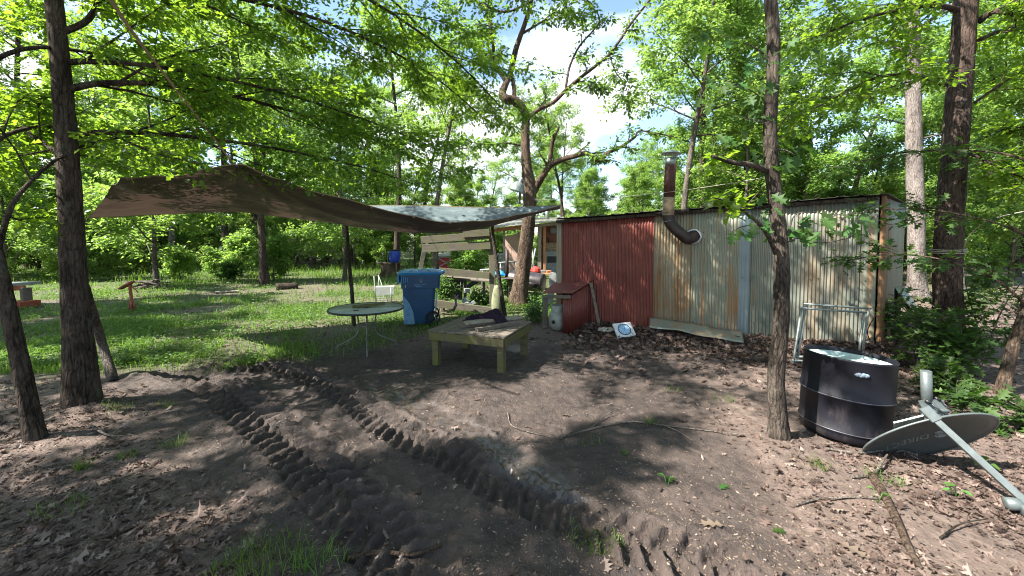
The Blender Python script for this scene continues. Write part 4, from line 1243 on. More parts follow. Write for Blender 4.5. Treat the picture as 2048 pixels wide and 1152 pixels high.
mat_plain('rope_tan', (0.24, 0.17, 0.10), 0.9, 0, 0.2, 0.35, 60)
mat_plain('wire', (0.10, 0.10, 0.09), 0.5, 0.3, 0.4, 0.2, 20)
mat_plain('peach', (0.55, 0.37, 0.30), 0.8, 0, 0.3, 0.12, 4)
mat_plain('cabin_brown', (0.22, 0.09, 0.06), 0.8, 0, 0.3, 0.2, 5)
mat_plain('red_paint', (0.36, 0.03, 0.028), 0.6, 0, 0.3, 0.25, 8)
mat_plain('red_bright', (0.4, 0.04, 0.03), 0.5, 0, 0.4, 0.2, 8)
mat_plain('rusty_red', (0.28, 0.09, 0.055), 0.75, 0, 0.3, 0.35, 14)
mat_plain('blue_cloth', (0.02, 0.20, 0.48), 0.5, 0, 0.4, 0.2, 9)
mat_plain('dark_panel', (0.03, 0.032, 0.033), 0.6, 0, 0.4, 0.35, 9)
mat_plain('grey_plastic', (0.25, 0.28, 0.27), 0.6, 0, 0.4, 0.3, 12)
mat_plain('bag_yellow', (0.22, 0.235, 0.13), 0.5, 0, 0.4, 0.2, 12)
mat_plain('clock_white', (0.6, 0.6, 0.62), 0.5, 0, 0.4, 0.15, 10)
mat_plain('dial_blue', (0.30, 0.48, 0.66), 0.35, 0, 0.5, 0.15, 12)
mat_plain('dial_mark', (0.05, 0.08, 0.16), 0.5, 0, 0.4, 0.1, 12, 0)
mat_plain('pale_stone', (0.45, 0.40, 0.35), 0.9, 0, 0.2, 0.3, 14, 0.5)
mat_wood('log_end', (0.12, 0.08, 0.05), (0.3, 0.22, 0.15), None, (8, 8, 8))

# ------------------------------------------------------------------ tin shed
A, B = SHED_A.copy(), SHED_B.copy()
ztA = P(1113, 440, A.y).z; ztB = P(1752, 391, B.y).z
ux = (B - A); WL = ux.length; ux.normalize()
wn_ = Vector((ux.y, -ux.x, 0))                                   # outward, towards the viewer
C_ = P(1809, 408, 6.9); C_.z = 0
zC = P(1809, 408, 6.9).z
D_ = A + (C_ - B) * 1.2; zD = ztA + 0.02
shed = thing('tin_shed', 'rusty tin shed of patched corrugated sheets with a stove pipe on its wall', 'shed', A, math.atan2(ux.y, ux.x))
def wall_s(px):
    """distance along the wall of the sheet edge seen at a column of the photograph"""
    k = (px - 1024.0) / F_PX
    return (k * A.y - A.x) / (ux.x - k * ux.y)
PITCHC = 0.046
def wall_panel(px0, px1, mat, off, amp=0.009, pitch=PITCHC, drop=0.0, seed=0):
    s0, s1 = max(0, wall_s(px0)), min(WL, wall_s(px1))
    rng = np.random.default_rng(seed)
    nu = max(6, int((s1 - s0) / pitch * 8)); nv = 8
    bow = rng.uniform(-0.006, 0.006); ph = rng.uniform(0, 6)
    m = MB()
    def fn(u, v):
        s = s0 + (s1 - s0) * u
        zt = ztA + (ztB - ztA) * s / WL - 0.015 - drop
        z = -0.12 + (zt + 0.12) * v
        o = off + amp * math.sin(2 * math.pi * s / pitch + ph) + bow * math.sin(3.1 * v + seed) + 0.004 * math.sin(5 * s + 4 * v + seed)
        return Vector((s, -o, z))
    m.grid(fn, nu, nv)
    o = m.build('wall_panel', mat, shed, world=False)
    md = o.modifiers.new('thickness', 'SOLIDIFY'); md.thickness = 0.0012
    return o
wall_panel(1113, 1124, MATS['tin_green'], 0.022, 0.002, 0.03, 0, 1)
wall_panel(1123, 1172, MATS['tin_red'], 0.010, 0.009, PITCHC, 0, 2)
wall_panel(1169, 1308, MATS['tin_red'], 0.017, 0.009, PITCHC, 0, 3)
wall_panel(1307, 1387, MATS['tin_tan'], 0.010, 0.009, PITCHC, 0, 4)
wall_panel(1384, 1480, MATS['tin_green'], 0.017, 0.009, PITCHC, 0, 5)
wall_panel(1478, 1500, MATS['tin_blue'], 0.030, 0.004, 0.05, 0, 6)
wall_panel(1498, 1566, MATS['tin_grey'], 0.010, 0.009, PITCHC, 0, 7)
wall_panel(1563, 1650, MATS['tin_grey'], 0.017, 0.009, PITCHC, 0, 8)
wall_panel(1647, 1727, MATS['tin_grey'], 0.010, 0.009, PITCHC, 0, 9)
wall_panel(1722, 1754, MATS['tin_green'], 0.020, 0.004, 0.08, 0, 10)
Mi = inv_of(shed)
def side_panel(f0, f1, mat, off, seed, pitch=0.07):
    a, b = B.lerp(C_, f0), B.lerp(C_, f1)
    d = (C_ - B); L = d.length; d.normalize(); n_ = Vector((d.y, -d.x, 0))
    m = MB()
    def fn(u, v):
        f = f0 + (f1 - f0) * u; q = B.lerp(C_, f)
        zt = ztB + (zC - ztB) * f - 0.015
        return q + n_ * (off + 0.006 * math.sin(2 * math.pi * f * L / pitch)) + Vector((0, 0, -0.1 + (zt + 0.1) * v))
    m.grid(fn, max(4, int((f1 - f0) * L / pitch * 8)), 6)
    o = m.build('wall_panel', mat, shed)
    md = o.modifiers.new('thickness', 'SOLIDIFY'); md.thickness = 0.0012
side_panel(0.0, 0.26, MATS['tin_rust'], 0.012, 1, 0.2)
side_panel(0.24, 0.66, MATS['tin_green'], 0.006, 2)
side_panel(0.65, 1.0, MATS['tin_grey'], 0.012, 3)
for (a, b, za, zb) in ((D_, A, zD, ztA), (C_, D_, zC, zD)):
    m = MB(); d = (b - a).normalized(); n_ = Vector((d.y, -d.x, 0)); L = (b - a).length
    m.grid(lambda u, v: a.lerp(b, u) + n_ * 0.006 * math.sin(2 * math.pi * u * L / 0.07) + Vector((0, 0, -0.1 + (za + (zb - za) * u + 0.08) * v)), int(L / 0.07 * 6), 3)
    m.build('wall_panel', MATS['tin_grey'], shed, solid=0.0012)
# roof sheet with ribs, overhanging the wall
OV = 0.13
rA, rB = A + wn_ * OV - ux * 0.05, B + wn_ * OV + ux * 0.02
rC, rD = C_ + (C_ - B).normalized() * 0.06 + ux * 0.03, D_ - ux * 0.1
m = MB()
def roof_fn(u, v):
    p = rA.lerp(rB, u).lerp(rD.lerp(rC, u), v)
    z0 = ztA + (ztB - ztA) * u; z1 = zD + (zC - zD) * u
    ph = u * WL / 0.23; fr = ph - math.floor(ph)
    rib = 0.016 * max(0, 1 - abs(fr - 0.5) / 0.16)
    return Vector((p.x, p.y, z0 + (z1 - z0) * v + 0.012 + rib + 0.004 * math.sin(u * 23)))
m.grid(roof_fn, int(WL / 0.23) * 12, 3, smooth=False)
m.build('roof', MATS['tin_roof'], shed, solid=0.003)
m = MB()
m.beam(A + wn_ * 0.055 + Vector((0, 0, ztA - 0.035)), A.lerp(B, 0.985) + wn_ * 0.055 + Vector((0, 0, ztA + (ztB - ztA) * .985 - 0.035)), 0.03, 0.05)
m.build('eave_board', MATS['stick_bark'], shed)
m = MB(); m.tube([B + wn_ * .012 + Vector((.012, -.004, -.1)), B + wn_ * .012 + Vector((.012, -.004, ztB - .012))], .03, 6, smooth=False); m.build('corner_trim', MATS['tin_rust'], shed)
# screws
scr = MB()
for k in range(26):
    s = 0.25 + (WL - 0.4) * k / 25
    for hz in (0.35, 1.05, 1.7):
        p = A + ux * (s + 0.04 * math.sin(9 * k + hz)) + wn_ * 0.026; p.z = hz + 0.02 * math.sin(5 * k)
        scr.box(p, (0.012, 0.012, 0.012), math.atan2(ux.y, ux.x))
scr.build('screw', MATS['pipe_dark'], shed)

# stove pipe
def wall_pt(px, py, off):
    s = wall_s(px); q = A + ux * s
    z = P(px, py, q.y).z
    return Vector((q.x, q.y, z)) + wn_ * off
pipe = thing('stove_pipe', 'tall rusted stove pipe with a bent elbow and a rain cap on the tin shed', 'stove pipe', wall_pt(1384, 480, 0.0))
w0 = wall_pt(1388, 472, -0.03); w1 = wall_pt(1384, 474, 0.16); w2 = wall_pt(1374, 478, 0.26); w3 = wall_pt(1356, 464, 0.30)
w4 = wall_pt(1341, 448, 0.30); w5 = wall_pt(1336, 434, 0.30)
pr = 0.083
q, r_ = smooth_path([w0, w1, w2, w3, w4, w5, wall_pt(1336.5, 424, 0.30)], pr, 6)
MB().tube(q, r_, 22).build('elbow', MATS['pipe_dark'], pipe)
up = Vector((0.012, 0, 1))
b0 = q[-1]
zs = [P(1337, y, b0.y).z for y in (431, 395, 331, 316)]
def lean(z): return Vector((b0.x + 0.03 * (z - b0.z), b0.y, z))
MB().tube([lean(zs[0]), lean(zs[1])], pr + 0.004, 22).build('pipe_section', MATS['pipe_tan'], pipe)
MB().tube([lean(zs[1]), lean(zs[2])], pr, 22).build('pipe_section', MATS['pipe_rust'], pipe)
MB().tube([lean(zs[2]), lean(zs[3])], pr - 0.004, 22).build('pipe_collar', MATS['galvanised'], pipe)
m = MB()
for zz in (zs[0] + 0.01, zs[0] + 0.06, zs[1] - 0.01, zs[0] - 0.09):
    m.tube([lean(zz) + Vector(((pr + .006) * math.cos(a_), (pr + .006) * math.sin(a_), 0.006 * math.sin(3 * a_))) for a_ in np.linspace(0, 6.0, 20)], 0.0035, 5)
m.build('band', MATS['galvanised'], pipe)
capz = lean(zs[3] + 0.06)
m = MB()
m.lathe([(0.155, 0.0), (0.158, 0.006), (0.06, 0.05), (0.008, 0.062)], 9, Matrix.Translation(capz) @ Matrix.Rotation(0.06, 4, 'Y'), smooth=False, close_top=True, close_bot=True)
m.build('rain_cap', MATS['cap_green'], pipe)
m = MB()
for a_ in (0.4, 2.5, 4.6):
    e = Vector((math.cos(a_) * pr, math.sin(a_) * pr, 0))
    m.beam(lean(zs[3] - 0.02) + e, capz + e * 1.05 + Vector((0, 0, .012)), 0.014, 0.003)
m.build('strap', MATS['galvanised'], pipe)
m = MB()
for k in range(3):
    c0 = w0 + (w1 - w0) * (0.3 + 0.12 * k)
    t_ = (w1 - w0).normalized(); u_ = t_.orthogonal().normalized(); v_ = t_.cross(u_)
    m.tube([c0 + (u_ * math.cos(a_) + v_ * math.sin(a_)) * (pr + 0.022 + 0.004 * math.sin(5 * a_ + k)) for a_ in np.linspace(0, 6.28, 26)[:-1]], 0.014, 6, closed=True)
m.build('wall_collar', MATS['foil'], pipe)
m = MB()
m.beam(wall_pt(1300, 428, 0.04), wall_pt(1375, 423, 0.33), 0.02, 0.03)
m.build('bracket', MATS['pipe_dark'], pipe)

# strip of sheet metal lying at the foot of the wall
m = MB()
s0, s1 = wall_s(1303), wall_s(1486)
def strip(u, v):
    s = s0 + (s1 - s0) * u
    q = A + ux * s + wn_ * (0.05 + 0.22 * v + 0.08 * u)
    z0 = 0.30 - 0.08 * u
    return Vector((q.x, q.y, z0 - 0.12 * v + 0.015 * math.sin(6 * u) + 0.008 * math.sin(15 * u + 3 * v) + 0.02))
m.grid(strip, 40, 5)
o = m.build('metal_strip', MATS['tin_grey'], None, solid=0.0015)
tag(o, 'long pale strip of sheet metal lying against the foot of the tan tin wall', 'sheet metal')

# square clock with a blue dial in the dry leaves
g = G(1252, 681)
gz = float(ground_height(np.array([g.x]), np.array([g.y]))[0])
clock = thing('wall_clock', 'white square frame with a round blue dial lying in dry leaves by the wall', 'clock', (g.x, g.y, gz))
Mc = Matrix.Translation((g.x, g.y + .1, gz + 0.15)) @ Matrix.Rotation(R(14), 4, 'Z') @ Matrix.Rotation(R(42), 4, 'X') @ Matrix.Rotation(R(-6), 4, 'Y')
m = MB(); m.prism([(-.16, -.13), (.15, -.14), (.155, .13), (-.15, .135)], -0.03, 0.0, Mc); m.build('frame', MATS['clock_white'], clock)
m = MB(); m.lathe([(0.104, 0.001), (0.106, 0.010), (0.098, 0.010), (0.097, 0.004)], 32, Mc); m.build('rim', MATS['rubber'], clock)
m = MB(); m.lathe([(0.0985, 0.003), (0.001, 0.0045)], 32, Mc, close_top=True); d_ = m.build('dial', MATS['dial_blue'], clock)
m = MB()
for k in range(12):
    a_ = k * math.pi / 6
    m.box(Mc @ Vector((0.08 * math.cos(a_), 0.08 * math.sin(a_), 0.007)), (0.018, 0.008, 0.002), (Mc @ Matrix.Rotation(a_, 4, 'Z')).to_3x3())
for a_, l_ in ((1.1, .05), (2.6, .035)):
    m.box(Mc @ Vector((l_ / 2 * math.cos(a_), l_ / 2 * math.sin(a_), 0.0085)), (l_, 0.006, 0.002), (Mc @ Matrix.Rotation(a_, 4, 'Z')).to_3x3())
m.build('mark', MATS['dial_mark'], clock)
m = MB(); m.lathe([(0.09, -.02), (.12, .0), (.1, .03), (.04, .045)], 9, Matrix.Translation(G(1215, 672) + Vector((0, .05, .09))) @ Matrix.Scale(1.5, 4, (1, 0, 0)), smooth=False, close_top=True, close_bot=True)
tag(m.build('stone', MATS['pale_stone']), 'flat pale stone half buried in leaves beside the white clock', 'stone')

# ------------------------------------------------------------------ lean-to over the gas bottle
FL, FR, BR, BL = Vector((.56, 7.08, 0)), Vector((1.0, 6.52, 0)), Vector((1.42, 6.86, 0)), Vector((.85, 7.12, 0))
lt_ = thing('bottle_shelter', 'small red tin lean-to with a ribbed roof sheltering a gas bottle', 'shelter', FR)
zz = dict(FL=.60, FR=.69, BR=.90, BL=.84)
m = MB()
def lr(u, v):
    p = FL.lerp(FR, u).lerp(BL.lerp(BR, u), v); p = p + (p - (FL + FR + BR + BL) / 4) * 0.09
    z = (zz['FL'] * (1 - u) + zz['FR'] * u) * (1 - v) + (zz['BL'] * (1 - u) + zz['BR'] * u) * v
    return Vector((p.x, p.y, z + 0.02 + 0.006 * math.sin(u * 70) + 0.01 * math.sin(3 * u + 2 * v)))
m.grid(lr, 90, 4); m.build('roof', MATS['tin_roof_red'], lt_, solid=0.0015)
def vpanel(a, b, za, zb, mat, name, pitch=0.04, amp=0.006):
    m = MB(); L = (b - a).length
    d = (b - a).normalized(); n_ = Vector((d.y, -d.x, 0))
    m.grid(lambda u, v: a.lerp(b, u) + n_ * amp * math.sin(2 * math.pi * u * L / pitch) + Vector((0, 0, 0.0 + (za + (zb - za) * u) * v)), max(3, int(L / pitch * 8)), 2)
    return m.build(name, mat, lt_, solid=0.0015)
vpanel(FR + (FL - FR) * 0.30, FR, .64, .67, MATS['tin_red'], 'front_panel')
vpanel(FR, BR, .68, .88, MATS['tin_red'], 'side_panel', 0.05, 0.003)
m = MB(); m.beam(FL + Vector((.04, -.0, -.05)), FL + Vector((.04, 0, .60)), .07, .09, Vector((1, 0, 0))); m.build('post', MATS['wood_grey'], lt_)
m = MB(); m.beam(FL + Vector((.0, 0, .575)), FR + Vector((-.02, 0.02, .645)), .04, .06); m.build('lintel', MATS['wood_grey'], lt_)
m = MB(); m.beam(BR + Vector((-.06, -.10, .86)), BR + Vector((.1, -.16, .02)), .035, .05, Vector((1, 0, 0))); m.build('batten', MATS['wood_grey'], lt_)
gb = G(1112, 660); gb = Vector((gb.x + .02, gb.y - .02, 0.02))
tank = thing('gas_bottle', 'dirty white gas bottle under the red tin lean-to', 'gas bottle', gb)
k_ = 1.0
m = MB(); m.lathe([(.10, 0.0), (.10, .03), (.135, .06), (.15, .11), (.15, .24), (.135, .29), (.09, .325), (.03, .34)], 24, Matrix.Translation(gb), close_top=True, close_bot=True); m.build('tank', MATS['tank_white'], tank)
m = MB(); m.lathe([(.105, .31), (.108, .43), (.10, .43), (.098, .31)], 24, Matrix.Translation(gb)); m.build('collar', MATS['tank_white'], tank)
m = MB(); m.tube([gb + Vector((0, 0, .33)), gb + Vector((0, 0, .41))], .02, 8); m.tube([gb + Vector((0, 0, .38)), gb + Vector((-.06, -.03, .39))], .016, 8); m.build('valve', MATS['black_metal'], tank)
m = MB(); m.lathe([(.035, 0), (.03, .004)], 12, Matrix.Translation(gb + Vector((-.08, -.128, .15))) @ Matrix.Rotation(R(90), 4, 'X') @ Matrix.Rotation(R(-32), 4, 'Y'), close_top=True, close_bot=True); m.build('stain', MATS['rubber'], tank)
# white board leaning at the shed corner
m = MB(); m.beam(P(1100, 606, 7.7), P(1106, 545, 7.85), .12, .02, Vector((0, 1, 0.1)))
tag(m.build('leaning_board', MATS['white_paint']), 'pale weathered board leaning at the corner of the tin shed', 'board')

# ------------------------------------------------------------------ galvanised frame leaning on the wall
fr = thing('tube_frame', 'folded galvanised tube frame leaning against the grey tin wall', 'frame', G(1595, 735))
def fpt(px, py, d): return P(px, py, d)
for k, (dx, dy, dd) in enumerate(((0, 0, 0), (9, -8, .06))):
    bl, br = fpt(1586 + dx, 728 + dy, 4.93 + dd), fpt(1714 + dx, 735 + dy, 5.02 + dd)
    tl, tr3 = fpt(1603 + dx, 616 + dy, 5.2 + dd), fpt(1728 + dx, 625 + dy, 5.1 + dd)
    for nm, a, b in (('upright', bl, tl), ('upright', br, tr3), ('rail', tl, tr3), ('rail', bl.lerp(tl, .06), br.lerp(tr3, .06))):
        e = (b - a).normalized() * (0.03 if nm == 'rail' else 0.0)
        MB().tube([a - e, b + e], 0.014 if nm == 'upright' else 0.0135, 10).build(nm, MATS['galvanised'], fr)

# ------------------------------------------------------------------ black barrel
db = Vector((2.757, 3.22, 0.0))
drum = thing('plastic_barrel', 'cut black plastic barrel with a pale lid sunk inside its rim', 'barrel', (db.x, db.y, 0.0))
Md = Matrix.Translation((db.x, db.y, 0.0)) @ Matrix.Rotation(R(4.0), 4, 'Y') @ Matrix.Rotation(R(-1.0), 4, 'X') @ Matrix.Diagonal((1, 1, .95, 1))
prof = [(.262, 0), (.285, .012), (.292, .05), (.296, .075), (.302, .082), (.302, .092), (.296, .1), (.299, .22), (.301, .345), (.309, .352), (.309, .372), (.302, .38), (.302, .5), (.300, .665), (.304, .672), (.304, .686), (.296, .688), (.290, .68), (.290, .58), (.288, .5)]
m = MB(); m.lathe(prof, 56, Md, close_bot=True); m.build('body', MATS['drum_black'], drum)
for z_ in (.087, .362):
    m = MB(); r0 = .304 if z_ < .2 else .3105
    m.lathe([(r0, z_ - .004), (r0 + .003, z_), (r0, z_ + .004)], 56, Md); m.build('hoop', MATS['drum_band'], drum)
m = MB(); m.lathe([(.287, .60), (.285, .645), (.278, .65), (.268, .645), (.262, .62), (.2, .617), (.05, .627), (.002, .627)], 48, Md, close_top=True); m.build('lid', MATS['lid_pale'], drum)
m = MB()
ah = math.atan2(-db.y, -db.x) + 0.28
rngb = random.Random(3)
for k in range(7):
    aa = ah + (k - 3) * 0.032
    c0 = Md @ Vector((.304 * math.cos(aa), .304 * math.sin(aa), .585 + rngb.uniform(-.006, .006)))
    m.lathe([(.004, -.014), (.015, -.006), (.017, .004), (.006, .013)], 7, Matrix.Translation(c0) @ Matrix.Rotation(rngb.uniform(0, 3), 4, 'Z') @ Matrix.Rotation(rngb.uniform(-.5, .5), 4, 'X'), smooth=False, close_top=True, close_bot=True)
m.build('handle_rag', MATS['bag_plastic'], drum)['label'] = 'crumpled blue-white plastic bag stuffed in the hand hole'

# ------------------------------------------------------------------ satellite dish
dc = Vector((2.96, 2.74, .185))
ax_ = Vector((.82, -.346, .46)).normalized()
e1 = (Vector((0, 0, 1.6)) - dc).normalized(); e1 = (e1 - ax_ * e1.dot(ax_)).normalized()
e2 = ax_.cross(e1); e2 = e2 if e2.z < 0 else -e2
nf = (0.34 * e1 + 0.94 * e2).normalized(); mf = (0.94 * e1 - 0.34 * e2).normalized()
if ax_.cross(mf).dot(nf) < 0: nf_s = -1
else: nf_s = 1
Mdish = Matrix.Translation(dc) @ Matrix((ax_, mf, nf)).transposed().to_4x4()
dish = thing('satellite_dish', 'fallen grey satellite dish lying face down with its feed arm on the leaves', 'satellite dish', (dc.x, dc.y, 0))
a_h, b_h, dep = .40, .29, .055
m = MB()
def dishz(r): return -dep * (1 - r * r)
N_ = 48
vs = []; fs = []
for i in range(9):
    r = i / 8
    for k in range(N_):
        a = 2 * math.pi * k / N_
        vs.append(Mdish @ Vector((a_h * r * math.cos(a), b_h * r * math.sin(a), dishz(r))))
for i in range(8):
    for k in range(N_):
        fs.append((i * N_ + k, i * N_ + (k + 1) % N_, (i + 1) * N_ + (k + 1) % N_, (i + 1) * N_ + k))
m.add(vs, fs, True); m.build('reflector', MATS['dish_grey'], dish, solid=0.004)
m = MB(); m.tube([Mdish @ Vector((a_h * math.cos(a), b_h * math.sin(a), -.003)) for a in np.linspace(0, 2 * math.pi, 60)[:-1]], .007, 6, closed=True); m.build('rim', MATS['dish_arm'], dish)
# lettering on the face, upside down as the dish lies
fc = bpy.data.curves.new('lettering', 'FONT'); fc.body = 'DIRECTV'; fc.size = 0.085; fc.align_x = 'LEFT'; fc.space_character = 1.05; fc.shear = 0.15
fo = bpy.data.objects.new('lettering_curve', fc); COL.objects.link(fo)
bpy.context.view_layer.update()
me_t = bpy.data.meshes.new_from_object(fo.evaluated_get(bpy.context.evaluated_depsgraph_get()))
bpy.data.objects.remove(fo)
import bmesh
bmt = bmesh.new(); bmt.from_mesh(me_t)
bmesh.ops.triangulate(bmt, faces=bmt.faces[:]); bmesh.ops.subdivide_edges(bmt, edges=[e for e in bmt.edges if e.calc_length() > .02], cuts=2, use_grid_fill=False)
xs_ = [v.co.x for v in bmt.verts]; ys_ = [v.co.y for v in bmt.verts]
Minv = inv_of(dish)
def on_face(x, y, lift=.004):
    rr = math.hypot(x / a_h, y / b_h)
    return Minv @ (Mdish @ Vector((x, y, dishz(min(rr, 1)) + lift)))
flip = 1
for v in bmt.verts:
    x, y = v.co.x, v.co.y
    v.co = on_face(0.045 - x, -0.055 - y)
bmt.to_mesh(me_t); bmt.free()
link('lettering', me_t, MATS['dish_mark'], dish)
m = MB()
for k, (r0, a0, a1) in enumerate(((.038, .2, 2.6), (.026, .6, 3.3), (.038, 3.4, 5.8), (.025, 3.7, 6.4), (.012, 0, 5.5))):
    pp = [Minv @ Vector((0, 0, 0))] * 0
    for a in np.linspace(a0, a1, 12):
        pp.append(on_face(.105 + r0 * math.cos(a), -.085 + r0 * math.sin(a), .003))
    m.tube(pp, .0055, 5)
m.build('emblem', MATS['dish_mark'], dish, world=False)
# feed arm from the upper rim to the ground, with the receiver at its end
t0 = Mdish @ Vector((0.06, b_h + .005, -.01)); t1 = P(2052, 1006, 2.24); t1.z = max(t1.z, .06)
m = MB(); m.beam(t0 + Vector((-.02, .03, .012)), t1, .04, .03, mf); m.build('feed_arm', MATS['dish_arm'], dish)
m = MB(); dirn = (t1 - t0).normalized()
m.beam(t0 - dirn * .03 + Vector((-.02, .03, .02)), t0 + dirn * .06 + Vector((-.018, .03, .014)), .062, .044, mf); m.build('arm_socket', MATS['dish_arm'], dish)
lnb = thing  # noqa
m = MB()
hq = t1 + Vector((-.05, -.0, -.01))
m.lathe([(.02, -.05), (.035, -.045), (.035, .0), (.03, .02), (.012, .03)], 14, Matrix.Translation(hq + Vector((-.005, 0, -.0))) @ Matrix.Rotation(R(80), 4, 'Y') @ Matrix.Rotation(R(25), 4, 'X'), close_top=True, close_bot=True)
m.lathe([(.02, -.05), (.035, -.045), (.035, .0), (.03, .02), (.012, .03)], 14, Matrix.Translation(hq + Vector((.03, -.05, -.01))) @ Matrix.Rotation(R(80), 4, 'Y') @ Matrix.Rotation(R(25), 4, 'X'), close_top=True, close_bot=True)
m.build('receiver', MATS['dish_arm'], dish)
# back bracket and the short mast pointing up
bk = Mdish @ Vector((-.03, .12, -dep - .02))
back = -nf
mb_ = P(1855, 805, 2.98); mt_ = P(1852, 742, 2.98)
m = MB(); m.tube([mb_ + Vector((0, 0, -.06)), mt_], .033, 16); m.build('mast', MATS['dish_arm'], dish)
m = MB(); m.lathe([(.034, 0), (.026, .001)], 16, Matrix.Translation(mt_)); m.build('mast_rim', MATS['galvanised'], dish)
m = MB()
m.beam(mb_ + Vector((-.05, -.02, .03)), mb_ + Vector((-.02, -.10, -.14)), .012, .09, Vector((1, 0, 0)))
m.beam(mb_ + Vector((.05, -.02, .03)), mb_ + Vector((.04, -.10, -.14)), .012, .09, Vector((1, 0, 0)))
m.beam(mb_ + Vector((-.07, -.03, -.05)), mb_ + Vector((.09, -.05, -.03)), .07, .012)
m.build('bracket', MATS['dish_arm'], dish)
m = MB(); m.box(Mdish @ Vector((-.06, b_h * .58, -.066)), (.18, .10, .012), Mdish.to_3x3()); m.build('back_plate', MATS['galvanised'], dish)
m = MB()
for a, b in (((-.04, -.06, .02), (.05, -.13, -.08)), ((.06, -.03, .03), (.08, -.1, -.02))):
    m.tube([mb_ + Vector(a), mb_ + Vector(b)], .006, 6); m.tube([mb_ + Vector(a), mb_ + Vector(a) + Vector((-.02, .02, .015))], .013, 8)
m.build('bolt', MATS['black_metal'], dish)

# ------------------------------------------------------------------ low wooden table and what lies on it
tc_ = Vector((-.40, 5.22, 0)); av = Vector((.93, -.37, 0)).normalized(); bv = Vector((.37, .93, 0)).normalized()
tw, td, th = 1.02, .92, .445
rot_t = math.atan2(av.y, av.x)
wt = thing('wooden_table', 'low square table of mossy weathered timber standing in the mud', 'table', tc_, rot_t)
for sx in (-1, 1):
    for sy in (-1, 1):
        m = MB()
        c0 = Vector((sx * (tw / 2 - .055), sy * (td / 2 - .055), (th - .02) / 2 - .03))
        m.box(c0 - Vector((sx * .0, sy * .024, 0)), (.09, .04, th - .02 + .06)); m.box(c0 + Vector((0, sy * .019, 0)), (.084, .04, th - .022 + .06))
        m.build('leg', MATS['wood_moss'], wt, world=False)
for sy in (-1, 1):
    MB().box((0, sy * (td / 2 + .012), th - .065), (tw + .01, .035, .1)).build('apron', MATS['wood_moss'], wt, world=False)
for sx in (-1, 1):
    MB().box((sx * (tw / 2 + .012), 0, th - .066), (.035, td - .02, .098)).build('apron', MATS['wood_moss'], wt, world=False)
npl = 8; pw = (tw + .05) / npl
prng = random.Random(4)
for k in range(npl):
    MB().box((-(tw + .05) / 2 + pw * (k + .5), prng.uniform(-.004, .004), th + prng.uniform(-.0025, .0025)), (pw - .007, td + .06, .022)).build('plank', MATS['wood_grey'], wt, world=False)
zt = th + .013
def on_t(u, v, z=0.0): return tc_ + av * u + bv * v + Vector((0, 0, zt + z))
for name, a, b, w, h, mt, lab in (
    ('timber_offcut', on_t(.10, -.36, .024), on_t(.47, .30, .024), .06, .048, 'wood_grey', 'long grey timber offcut along the edge of the low wooden table'),
    ('timber_offcut', on_t(-.20, -.24, .022), on_t(.2, .20, .022), .09, .04, 'wood_grey', 'short thick timber offcut lying under the purple cloth'),
    ('timber_offcut', on_t(-.14, -.22, .062), on_t(.40, .42, .062), .10, .038, 'wood_pale', 'pale timber board resting on another offcut beneath the purple cloth'),
):
    tag(MB().beam(a, b, w, h).build(name, MATS[mt]), lab, 'timber')
m = MB()
crn = np.random.default_rng(5)
def cloth(u, v):
    x = -.36 + .66 * u; y = .10 + .34 * v - .10 * u
    n_ = float(fbm(np.array([u * 7.0]), np.array([v * 5.0]), 3, 3)[0])
    on = 0.10 * math.exp(-(((u - .66) / .26) ** 2))
    edge = min(u, 1 - u, v, 1 - v)
    return on_t(x + .04 * math.sin(9 * v + 4 * u), y + .03 * math.sin(11 * u), 0.014 + on * (0.75 + .25 * v) + (.085 * n_ if edge > .02 else .0) * min(1, edge * 6 + .25))
m.grid(cloth, 44, 22)
o = m.build('cloth', MATS['cloth_purple'], solid=.004); tag(o, 'crumpled dark purple cloth thrown over timber on the low table', 'cloth')

# ------------------------------------------------------------------ round patio table
rc = Vector((-2.13, 5.72, 0)); rz = .605
pt = thing('patio_table', 'round glass patio table with a dark rim and curved tube legs', 'table', rc)
m = MB(); m.lathe([(.515, rz - .006), (.515, rz), (.001, rz + .001)], 56, Matrix.Translation(rc), close_bot=True, close_top=True); m.build('glass_top', MATS['table_glass'], pt)
m = MB(); m.lathe([(.513, rz - .02), (.528, rz - .022), (.533, rz - .01), (.528, rz + .004), (.513, rz + .003)], 56, Matrix.Translation(rc)); m.build('rim', MATS['black_metal'], pt)
for a0 in (0.35, 1.92, 3.49, 5.06):
    d = Vector((math.cos(a0), math.sin(a0), 0))
    q, r_ = smooth_path([rc + d * .20 + Vector((0, 0, rz - .02)), rc + d * .13 + Vector((0, 0, .50)), rc + d * .115 + Vector((0, 0, .30)), rc + d * .16 + Vector((0, 0, .20)), rc + d * .30 + Vector((0, 0, .12)), rc + d * .40 + Vector((0, 0, .07)), rc + d * .43 + Vector((0, 0, -.01))], .012, 5)
    MB().tube(q, r_, 10).build('leg', MATS['table_metal'], pt)
m = MB(); m.tube([rc + Vector((.128 * math.cos(a), .128 * math.sin(a), .36)) for a in np.linspace(0, 6.283, 25)[:-1]], .009, 8, closed=True); m.build('ring', MATS['table_metal'], pt)
m = MB(); m.lathe([(.03, rz - .05), (.035, rz + .003), (.022, rz + .004), (.02, rz - .05)], 16, Matrix.Translation(rc)); m.build('umbrella_hole', MATS['black_metal'], pt)
m = MB(); m.lathe([(.2, rz - .028), (.2, rz - .016), (.185, rz - .016), (.185, rz - .028)], 32, Matrix.Translation(rc)); m.build('top_ring', MATS['table_metal'], pt)
m = MB(); m.beam(P(705, 613, 5.72) + Vector((0, 0, 0)), P(770, 607, 5.86), .07, .03)
o = m.build('timber_offcut', MATS['wood_moss']); tag(o, 'short brown timber offcut on the round glass table', 'timber')
